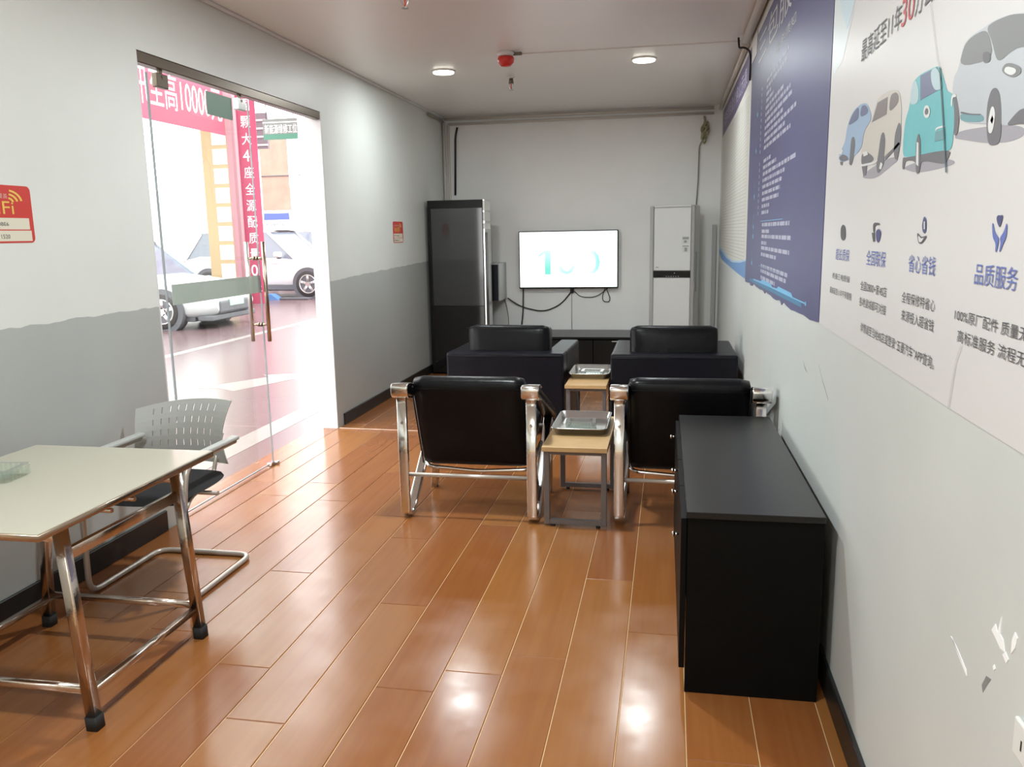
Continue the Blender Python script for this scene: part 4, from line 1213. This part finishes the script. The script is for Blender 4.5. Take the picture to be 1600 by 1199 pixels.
flat('foot_line', pb([(5.5, 1.19), (5.05, 1.2), (5.0, 1.215), (4.55, 1.215), (4.5, 1.203), (4.3, 1.208), (4.25, 1.222), (3.8, 1.222), (3.75, 1.208), (3.42, 1.212), (3.42, 1.206), (4.5, 1.196), (5.5, 1.182)], 2), M_PCYAN, BLU)
me_pts = [(3.40 + 0.018 * math.cos(a * R(30)), 1.209 + 0.009 * math.sin(a * R(30))) for a in range(12)]
flat('foot_dot', pb(me_pts, 2), M_PCYAN, BLU)

LST = thing('wall_poster', 'white ruled list poster with purple heading and blue wave, deepest on the wall', 'poster', (XR, 7.6, 1.17))
def pq(yz, layer=0):
    return [(-0.0024 - 0.0004 * layer, y - 7.6, z - 1.17) for y, z in yz]
b = BM(); prism(b, [(6.09 - 7.6, -0.02), (7.0 - 7.6, -0.01), (7.9 - 7.6, 0.0), (8.9 - 7.6, 0.02), (9.25 - 7.6, 0.07), (9.25 - 7.6, 1.56), (6.09 - 7.6, 1.56)], 'x', -0.002, 0.0); obj('sheet', b, mat('list_paper', (0.60, 0.59, 0.54), 0.45), LST)
flat('heading_band', pq([(9.25, 2.46), (9.25, 2.72), (6.1, 2.72), (6.1, 2.52), (7.5, 2.47)], 1), mat('print_purple', (0.13, 0.10, 0.19), 0.45), LST)
text('heading_text', '服务项目及价格公示表', M_PTXT, LST, (-0.0034, 9.05 - 7.6, 2.53 - 1.17), (0, -1, 0), (0, 0, 1), 2.6, 0.13)
me_v, me_f = [], []
M_RULE = mat('print_rule', (0.30, 0.29, 0.28), 0.5)
nl = 44
for k in range(nl):
    z = 1.28 + k * 0.0265
    flat('ruled_line', pq([(9.05, z), (6.25, z), (6.25, z + 0.0022), (9.05, z + 0.0022)], 1), M_RULE, LST)
for y in (9.05, 8.5, 7.4, 6.8, 6.25):
    flat('column_line', pq([(y, 1.28), (y - 0.005, 1.28), (y - 0.005, 2.42), (y, 2.42)], 1), M_RULE, LST)
flat('wave_band', pq([(9.25, 1.25), (9.25, 1.30), (8.6, 1.27), (7.9, 1.235), (7.2, 1.235), (6.5, 1.265), (6.1, 1.285), (6.1, 1.155), (7.0, 1.165), (8.2, 1.185), (8.9, 1.205)], 2), mat('print_wave_blue', (0.10, 0.25, 0.52), 0.45), LST)
flat('wave_crest', pq([(9.24, 1.30), (9.24, 1.325), (8.6, 1.29), (7.9, 1.25), (7.2, 1.245), (6.5, 1.27), (6.1, 1.29), (6.1, 1.28), (6.6, 1.25), (7.4, 1.225), (8.2, 1.24)], 3), mat('print_wave_pale', (0.36, 0.52, 0.68), 0.45), LST)

# ------------------------------------------------------------------ wireless sign stickers on the left wall
M_SRED = mat('sticker_red', (0.55, 0.045, 0.035), 0.4)
M_SCREAM = mat('sticker_cream', (0.68, 0.64, 0.52), 0.45)
M_SYEL = mat('sticker_yellow', (0.75, 0.50, 0.10), 0.45)
def wifi(label, y0, w, z0, h, grp):
    t = thing('wifi_sign', label, 'sign', (XL, y0, z0), 0, grp)
    b = BM(); prism(b, [(a + w / 2, c + h / 2) for a, c in rrect(w, h, 0.02, 4)], 'x', 0.0, 0.0015); obj('sheet', b, M_SRED, t)
    F = lambda pts, L: [(0.0018 + 0.0003 * L, a * w, c * h) for a, c in pts]
    flat('name_panel', F([(0.05, 0.235), (0.93, 0.235), (0.93, 0.435), (0.05, 0.435)], 0), M_SCREAM, t)
    flat('code_panel', F([(0.05, 0.03), (0.95, 0.03), (0.95, 0.215), (0.05, 0.215)], 0), M_SCREAM, t)
    tx = lambda s, m, a, c, ww, hh: text('sign_text', s, m, t, (0.0024, a * w, c * h), (0, 1, 0), (0, 0, 1), ww * w, hh * h)
    tx('WiFi', M_SYEL, 0.10, 0.50, 0.60, 0.22)
    tx('本店网络已覆盖', mat('sticker_pale', (0.70, 0.42, 0.36), 0.5), 0.08, 0.77, 0.54, 0.085)
    tx('帐号: HK-0BE6', PC['ink'], 0.09, 0.29, 0.50, 0.085)
    tx('密码: 88811520', PC['ink'], 0.09, 0.07, 0.50, 0.095)
    for k, rr in enumerate((0.10, 0.17, 0.24)):
        pts = [(0.62 + rr * math.cos(R(a)), 0.70 + rr * 0.95 * math.sin(R(a))) for a in range(10, 81, 10)]
        pts += [(0.62 + (rr - 0.035) * math.cos(R(a)), 0.70 + (rr - 0.035) * 0.95 * math.sin(R(a))) for a in range(80, 9, -10)]
        flat('signal_arc', F(pts, 1), M_SYEL, t)
    return t
wifi('red wireless sign on the near left wall, cut by the picture edge', 2.71, 0.325, 1.50, 0.225, 'wireless signs')
wifi('small red wireless sign on the far left wall beside the tall black cabinet', 7.59, 0.30, 1.435, 0.20, 'wireless signs')

# ------------------------------------------------------------------ the workshop outside the door
M_WFLOOR = mat('workshop_floor_paint', (0.15, 0.098, 0.105), 0.24, spec=0.2, vary=0.08, bscale=0.8)
b = BM(); box(b, (-48, -14, -0.1), (XO - 0.06, 46, -0.004)); WF = struct('workshop_floor', b, M_WFLOOR)
M_LINE = mat('floor_line_paint', (0.24, 0.21, 0.2), 0.35)
def fl(name, pts):
    b = BM(); prism(b, pts, 'z', -0.004, -0.0025); obj(name, b, M_LINE, WF)
fl('painted_line', [(-3.0, -6), (-3.0, 16), (-3.22, 16), (-3.22, -6)])
fl('painted_arrow', [(-4.77, 7.57), (-4.32, 8.32), (-4.45, 8.42), (-3.9, 8.62), (-3.83, 8.06), (-3.98, 8.2), (-4.28, 7.47), (-4.5, 7.6)])
fl('painted_line', [(-6.4, 2), (-6.4, 22), (-6.55, 22), (-6.55, 2)])

M_CARW = mat('white_car_paint', (0.72, 0.70, 0.69), 0.18, spec=0.6)
M_CARS = mat('silver_car_paint', (0.58, 0.60, 0.62), 0.2, spec=0.6)
M_CARGL = mat('car_window', (0.17, 0.19, 0.24), 0.08, spec=0.7)
M_TYRE = mat('tyre_rubber', (0.035, 0.03, 0.032), 0.75)
M_RIM = mat('alloy_rim', (0.6, 0.58, 0.57), 0.3, 0.7)
M_UNDER = mat('grey_cladding', (0.10, 0.10, 0.115), 0.55)
M_HEADL = mat('headlamp', (0.42, 0.45, 0.45), 0.12)
M_TAIL = mat('tail_lamp', (0.50, 0.05, 0.05), 0.25)
def car(name, label, loc, rz, L, W, H, paint, suv, z0=0.0, grp=None):
    t = thing(name, label, 'car', loc, rz, grp)
    wr = 0.34 if suv else 0.31
    gc = 0.20 if suv else 0.16
    belt = 0.60 * H if suv else 0.62 * H
    hl, hw = L / 2, W / 2
    # body stations: x, half width, bottom z, shoulder z
    S = [(-hl, hw * .78, gc + .18, belt - .02), (-hl + .12, hw * .92, gc + .05, belt + .04), (-hl + .6, hw * .99, gc, belt + .05), (-hl * .2, hw, gc, belt), (hl * .28, hw, gc, belt - .02),
         (hl * .42, hw * .99, gc, belt - .05), (hl - .55, hw * .97, gc, belt - .14), (hl - .18, hw * .90, gc + .04, belt - .24), (hl, hw * .74, gc + .12, belt - .40)]
    b = BM(); rings = []
    for x, w, zb, zs in S:
        pr = [(-w * .80, zb), (-w * .97, zb + .10), (-w, (zb + zs) / 2), (-w * .985, zs - .10), (-w * .90, zs - .015), (-w * .5, zs + .025), (w * .5, zs + .025), (w * .90, zs - .015), (w * .985, zs - .10), (w, (zb + zs) / 2), (w * .97, zb + .10), (w * .80, zb)]
        rings.append([b.verts.new((x, yy, zz + z0)) for yy, zz in pr])
    for A, B in zip(rings, rings[1:]):
        n = len(A)
        for i in range(n):
            f = b.faces.new((A[i], A[(i + 1) % n], B[(i + 1) % n], B[i])); f.smooth = True
    b.faces.new(rings[0][::-1]); b.faces.new(rings[-1])
    body = obj('body', b, paint, t)
    # greenhouse
    xa, xb, xc, xd = -hl + .12, -hl + .50, hl * .10, hl * .44
    if not suv: xa, xb = -hl + .35, -hl + 1.05
    wt, wb = hw * .74, hw * .90
    rz_ = H
    b = BM()
    lo = [b.verts.new((x, y, z + z0)) for x, y, z in ((xa, -wb, belt - .02), (xd, -wb * .97, belt - .07), (xd, wb * .97, belt - .07), (xa, wb, belt - .02))]
    md = [b.verts.new((x, y, z + z0)) for x, y, z in ((xb, -wt, rz_ - .05), (xc, -wt, rz_ - .05), (xc, wt, rz_ - .05), (xb, wt, rz_ - .05))]
    for i in range(4): b.faces.new((lo[i], lo[(i + 1) % 4], md[(i + 1) % 4], md[i]))
    b.faces.new(md); b.faces.new(lo[::-1])
    gh = obj('windows', b, M_CARGL, t)
    b = BM(); NX = 6
    for i in range(NX + 1):
        pass
    R_ = []
    for i in range(NX + 1):
        u = i / NX
        x = xb - .06 + (xc + .06 - xb + .06) * u
        zz = rz_ - .055 + .07 * math.sin(math.pi * (0.12 + 0.76 * u))
        R_.append([b.verts.new((x, y * wt, zz + dz + z0)) for y, dz in ((-1.02, -.03), (-.9, .01), (-.4, .03), (.4, .03), (.9, .01), (1.02, -.03))])
    for A, B in zip(R_, R_[1:]):
        for i in range(5):
            f = b.faces.new((A[i], A[i + 1], B[i + 1], B[i])); f.smooth = True
    obj('roof', b, paint, t)
    for s in (-1, 1):
        b = BM()
        band(b, [(xd + .03, s * wb * .97, belt - .07 + z0), (xc, s * wt, rz_ - .05 + z0)], .07, .05, ref=(1, 0, 0)); obj('pillar', b, paint, t)
        b = BM(); band(b, [(xa - .02, s * wb, belt - .02 + z0), (xb, s * wt, rz_ - .05 + z0)], .16 if suv else .10, .05, ref=(1, 0, 0)); obj('pillar', b, paint, t)
        b = BM(); xm = (xb + xc) / 2 - .05; band(b, [(xm - .05, s * (wb + .004), belt - .03 + z0), (xm, s * (wt + .004), rz_ - .05 + z0)], .08, .03, ref=(1, 0, 0)); obj('pillar', b, M_UNDER, t)
        b = BM(); pillow(b, (xd - .42, s * (hw + .12) - .09, belt + .0 + z0), (xd - .24, s * (hw + .12) + .09, belt + .14 + z0), .0, .05, 5, 5); mi = obj('mirror', b, paint, t)
        b = BM(); box(b, (xd - .40, s * (hw + .0) - .06, belt - .04 + z0), (xd - .30, s * (hw + .03) + .06, belt + .04 + z0), .01, 1); obj('mirror_arm', b, M_UNDER, mi)
        for dx in (-.30, .55):
            b = BM(); box(b, (dx - .16, s * (hw + .006) - .012, belt - .16 + z0), (dx + .02, s * (hw + .006) + .012, belt - .12 + z0), .006, 1); obj('door_handle', b, paint, t)
        b = BM(); box(b, (-hl + .7, s * (hw - .02) - .025, gc - .01 + z0), (hl - .9, s * (hw - .02) + .025, gc + .13 + z0), .01, 1); obj('sill_cladding', b, M_UNDER, t)
        for x in (-hl + .82, hl - .86):
            b = BM(); cyl(b, (x, s * (hw - .20), wr + z0), (x, s * (hw + .006), wr + z0), wr + .075, n=28); obj('wheel_arch', b, M_UNDER, t)
            b = BM()
            lathe(b, [(wr * .62, -.10), (wr * .93, -.115), (wr, -.07), (wr, .07), (wr * .93, .115), (wr * .62, .10)], (0, 0, 0), 28)
            bmesh.ops.transform(b, matrix=Matrix.Translation((x, s * (hw - .095), wr + z0)) @ Matrix.Rotation(R(90), 4, 'X'), verts=b.verts)
            wh = obj('wheel', b, M_TYRE, t)
            b = BM()
            yy = s * (hw + .018)
            cyl(b, (x, yy - s * .03, wr + z0), (x, yy, wr + z0), .07, n=14)
            for k in range(5):
                a = R(72 * k + 18)
                d = Vector((math.cos(a), 0, math.sin(a)))
                band(b, [Vector((x, yy - s * .006, wr + z0)) + d * .05, Vector((x, yy - s * .006, wr + z0)) + d * wr * .66], .06, .012, ref=(-d.z, 0, d.x))
            tube(b, [(x + wr * .66 * math.cos(R(15 * k)), yy - s * .006, wr + z0 + wr * .66 * math.sin(R(15 * k))) for k in range(24)], .014, 0, 6, closed=True)
            obj('rim', b, M_RIM, wh)
        b = BM()
        pillow(b, (hl - .52, s * hw * .72 - .17, belt - .38 + z0), (hl - .06, s * hw * .72 + .17, belt - .24 + z0), .01, .05, 5, 5); obj('headlamp', b, M_HEADL, t)
        b = BM(); pillow(b, (-hl - .01, s * hw * .72 - .16, belt - .22 + z0), (-hl + .18, s * hw * .72 + .16, belt - .08 + z0), .0, .04, 5, 5); obj('tail_lamp', b, M_TAIL, t)
    b = BM(); box(b, (hl - .16, -hw * .62, gc + .10 + z0), (hl + .03, hw * .62, gc + .30 + z0), .03, 2); box(b, (hl - .3, -hw * .85, gc - .02 + z0), (hl - .02, hw * .85, gc + .07 + z0), .02, 2); obj('lower_grille', b, M_UNDER, t)
    b = BM(); box(b, (hl - .02, -.24, gc + .20 + z0), (hl + .04, .24, gc + .32 + z0), .006, 1); obj('number_plate', b, mat('plate_green', (0.35, 0.5, 0.42), 0.4), t)
    b = BM(); box(b, (-hl + .3, -hw * .85, gc - .03 + z0), (hl - .35, hw * .85, gc + .05 + z0), .01, 1); obj('underbody', b, M_UNDER, t)
    return t
car('parked_car', 'silver car with grey headlamp seen through the glass door, nearest the doorway', (-9.64, 13.42, 0), 0, 4.25, 1.74, 1.50, M_CARS, False)
car('parked_car', 'white sport utility car behind the red vertical banner, partly hidden by the door jamb', (-10.15, 20.35, 0), R(-3), 4.45, 1.84, 1.68, M_CARW, True, 0.02)
car('parked_car', 'second white car standing just behind the white sport utility car', (-10.6, 24.2, 0), R(-3), 4.4, 1.82, 1.70, M_CARW, True, 0.02)
LF = thing('vehicle_lift', 'low blue lift ramp on the workshop floor before the white car', 'lift', (-10.6, 19.12, -0.004))
b = BM(); prism(b, [(-2.2, 0), (1.15, 0), (0.95, 0.14), (-2.2, 0.14)], 'y', -0.15, 0.12); obj('ramp', b, mat('lift_blue', (0.10, 0.22, 0.48), 0.4), LF)
b = BM(); box(b, (1.15, -0.12, 0), (1.9, 0.15, 0.05), 0.01, 1); obj('approach_plate', b, M_UNDER, LF)

# pillar with notices and the two red banners
CLM = thing('notice_pillar', 'pale orange pillar with a column of white square notices beyond the glass door', 'pillar', (-9.85, 17.75, -0.004))
b = BM(); box(b, (-0.45, -0.32, 0), (0.30, 0.4, 6.2), 0.01, 1); obj('shaft', b, mat('pillar_yellow', (0.40, 0.29, 0.16), 0.5), CLM)
b = BM(); box(b, (0.18, -0.33, 0), (0.31, 0.41, 6.2), 0.004, 1); obj('edge_strip', b, mat('pillar_pink', (0.36, 0.17, 0.2), 0.5), CLM)
for k in range(11):
    b = BM(); box(b, (-0.18, -0.328, 0.62 + 0.42 * k), (0.16, -0.32, 0.95 + 0.42 * k)); obj('notice', b, mat('notice_white', (0.8, 0.78, 0.74), 0.5), CLM)
M_BRED = mat('banner_red', (0.30, 0.03, 0.075), 0.5)
M_BWHITE = mat('banner_white', (0.8, 0.78, 0.78), 0.5)
VB = thing('vertical_banner', 'tall red vertical banner with white characters hanging to the workshop floor', 'banner', (-9.27, 17.6, 0.0))
b = BM(); box(b, (-0.22, -0.004, 0.02), (0.24, 0.004, 5.2)); obj('cloth', b, M_BRED, VB)
for k, ch in enumerate('置国颗大4座全源配质量0关'[::-1]):
    text('banner_character', ch, M_BWHITE, VB, (-0.12, -0.006, 0.30 + 0.362 * k), (1, 0, 0), (0, 0, 1), 0.23 if ch not in '40' else 0.16, 0.25)
HB = thing('overhead_banner', 'wide red overhead banner with white characters and figures', 'banner', (-9.4, 14.6, 3.68))
b = BM(); box(b, (-0.005, -3.5, 0), (0.005, 2.32, 1.75)); obj('cloth', b, M_BRED, HB)
text('banner_text', '讯至高10000元', M_BWHITE, HB, (0.007, -0.75, 0.26), (0, 1, 0), (0, 0, 1), 2.98, 0.70)
b = BM()
for y in (-3.4, 2.25):
    cyl(b, (0, y, 1.7), (0, y, 2.6), 0.01, n=8)
obj('hanging_cord', b, M_UNDER, HB)
b = BM(); box(b, (-9.62, 9.0, 6.2), (-9.3, 30.0, 6.4)); tag(obj('roof_beam', b, mat('beam_white', (0.75, 0.75, 0.75), 0.5)), 'white roof beam carrying the overhead banner across the workshop', 'beam')

SG = thing('bay_sign', 'green and white hanging bay sign above the white car', 'sign', (-10.07, 20.0, 3.93))
M_SGRN = mat('sign_green', (0.05, 0.17, 0.12), 0.45)
b = BM(); box(b, (0, -0.02, 0), (0.92, 0.02, 0.50)); obj('board', b, mat('sign_grey', (0.14, 0.15, 0.145), 0.45), SG)
b = BM(); box(b, (0, -0.024, 0), (0.92, -0.02, 0.13)); obj('green_strip', b, M_SGRN, SG)
b = BM(); box(b, (0, -0.024, 0.40), (0.92, -0.02, 0.425)); obj('white_strip', b, M_BWHITE, SG)
text('sign_text', '新能源维修工位', M_BWHITE, SG, (0.05, -0.026, 0.145), (1, 0, 0), (0, 0, 1), 0.86, 0.22)
b = BM()
for x in (0.1, 0.82):
    cyl(b, (x, 0, 0.5), (x, 0, 2.4), 0.012, n=8)
obj('hanger', b, M_UNDER, SG)
b = BM(); box(b, (-16.0, 20.0 - 0.1, 6.33), (-9.6, 20.1, 6.5)); tag(obj('roof_beam', b, mat('beam_white', (0.75, 0.75, 0.75), 0.5)), 'white cross beam carrying the green bay sign', 'beam')
RB = thing('roller_shutter_box', 'dark slatted shutter housing behind the red vertical banner', 'shutter', (-11.35, 22.0, 3.9))
M_SHUT = mat('shutter_dark', (0.11, 0.075, 0.09), 0.5)
b = BM(); box(b, (-0.15, 0, 0.05), (0.38, 0.1, 1.0)); obj('housing', b, M_SHUT, RB)
for k in range(4):
    b = BM(); box(b, (-0.15, -0.03, 0.12 + k * 0.22), (0.38, 0, 0.17 + k * 0.22)); obj('slat', b, mat('shutter_pink', (0.5, 0.32, 0.36), 0.5), RB)
b = BM(); cyl(b, (-0.15, 0.05, -3.904), (-0.15, 0.05, 0.05), 0.05, n=12); cyl(b, (0.05, 0.05, -3.904), (0.05, 0.05, 0.05), 0.03, n=12); obj('post', b, mat('post_white', (0.7, 0.68, 0.70), 0.4), RB)

WW = thing('workshop_wall', 'white workshop end wall with boards far beyond the cars', 'wall', (-13.0, 27.0, 0))
del WW['category'], WW['label']
WW['kind'] = 'structure'
b = BM(); box(b, (-6, 0, 0), (9, 0.2, 3.2)); obj('wall_face', b, mat('far_wall_white', (0.85, 0.83, 0.82), 0.5), WW)
IB = thing('information_board', 'white board with blue heading on the far workshop wall', 'board', (-14.0, 26.95, 1.72))
b = BM(); box(b, (-0.6, -0.03, 0), (1.18, 0.03, 0.62)); obj('panel', b, mat('board_white', (0.75, 0.76, 0.8), 0.5), IB)
b = BM(); box(b, (-0.6, -0.04, 0.40), (1.18, -0.03, 0.62)); obj('heading_strip', b, mat('board_blue', (0.07, 0.10, 0.30), 0.5), IB)
text('board_text', '工艺标准维修流程', PC['ink'], IB, (0.1, -0.042, 0.19), (1, 0, 0), (0, 0, 1), 0.9, 0.1)
FB = thing('framed_board', 'thin-framed white board with orange foot on the far workshop wall', 'board', (-12.3, 26.95, 1.65))
b = BM(); box(b, (-0.04, -0.03, 0), (0.62, 0.02, 0.98)); obj('frame', b, mat('frame_grey', (0.3, 0.28, 0.28), 0.5), FB)
b = BM(); box(b, (0, -0.034, 0.04), (0.58, -0.03, 0.94)); obj('panel', b, mat('board_paper', (0.85, 0.84, 0.82), 0.5), FB)
b = BM(); box(b, (0, -0.037, 0.04), (0.58, -0.034, 0.16)); obj('orange_strip', b, mat('board_orange', (0.65, 0.25, 0.12), 0.5), FB)
MU = thing('tall_mural', 'tall faded orange picture panel on the far workshop wall', 'picture', (-13.6, 26.95, 2.45))
b = BM(); box(b, (-0.5, -0.02, 0), (0.85, 0.0, 2.5)); obj('panel', b, mat('mural_peach', (0.36, 0.21, 0.16), 0.5, vary=0.35, bscale=2.2), MU)
b = BM(); box(b, (-0.5, -0.06, 1.12), (1.3, -0.02, 1.15)); obj('rail', b, M_UNDER, MU)
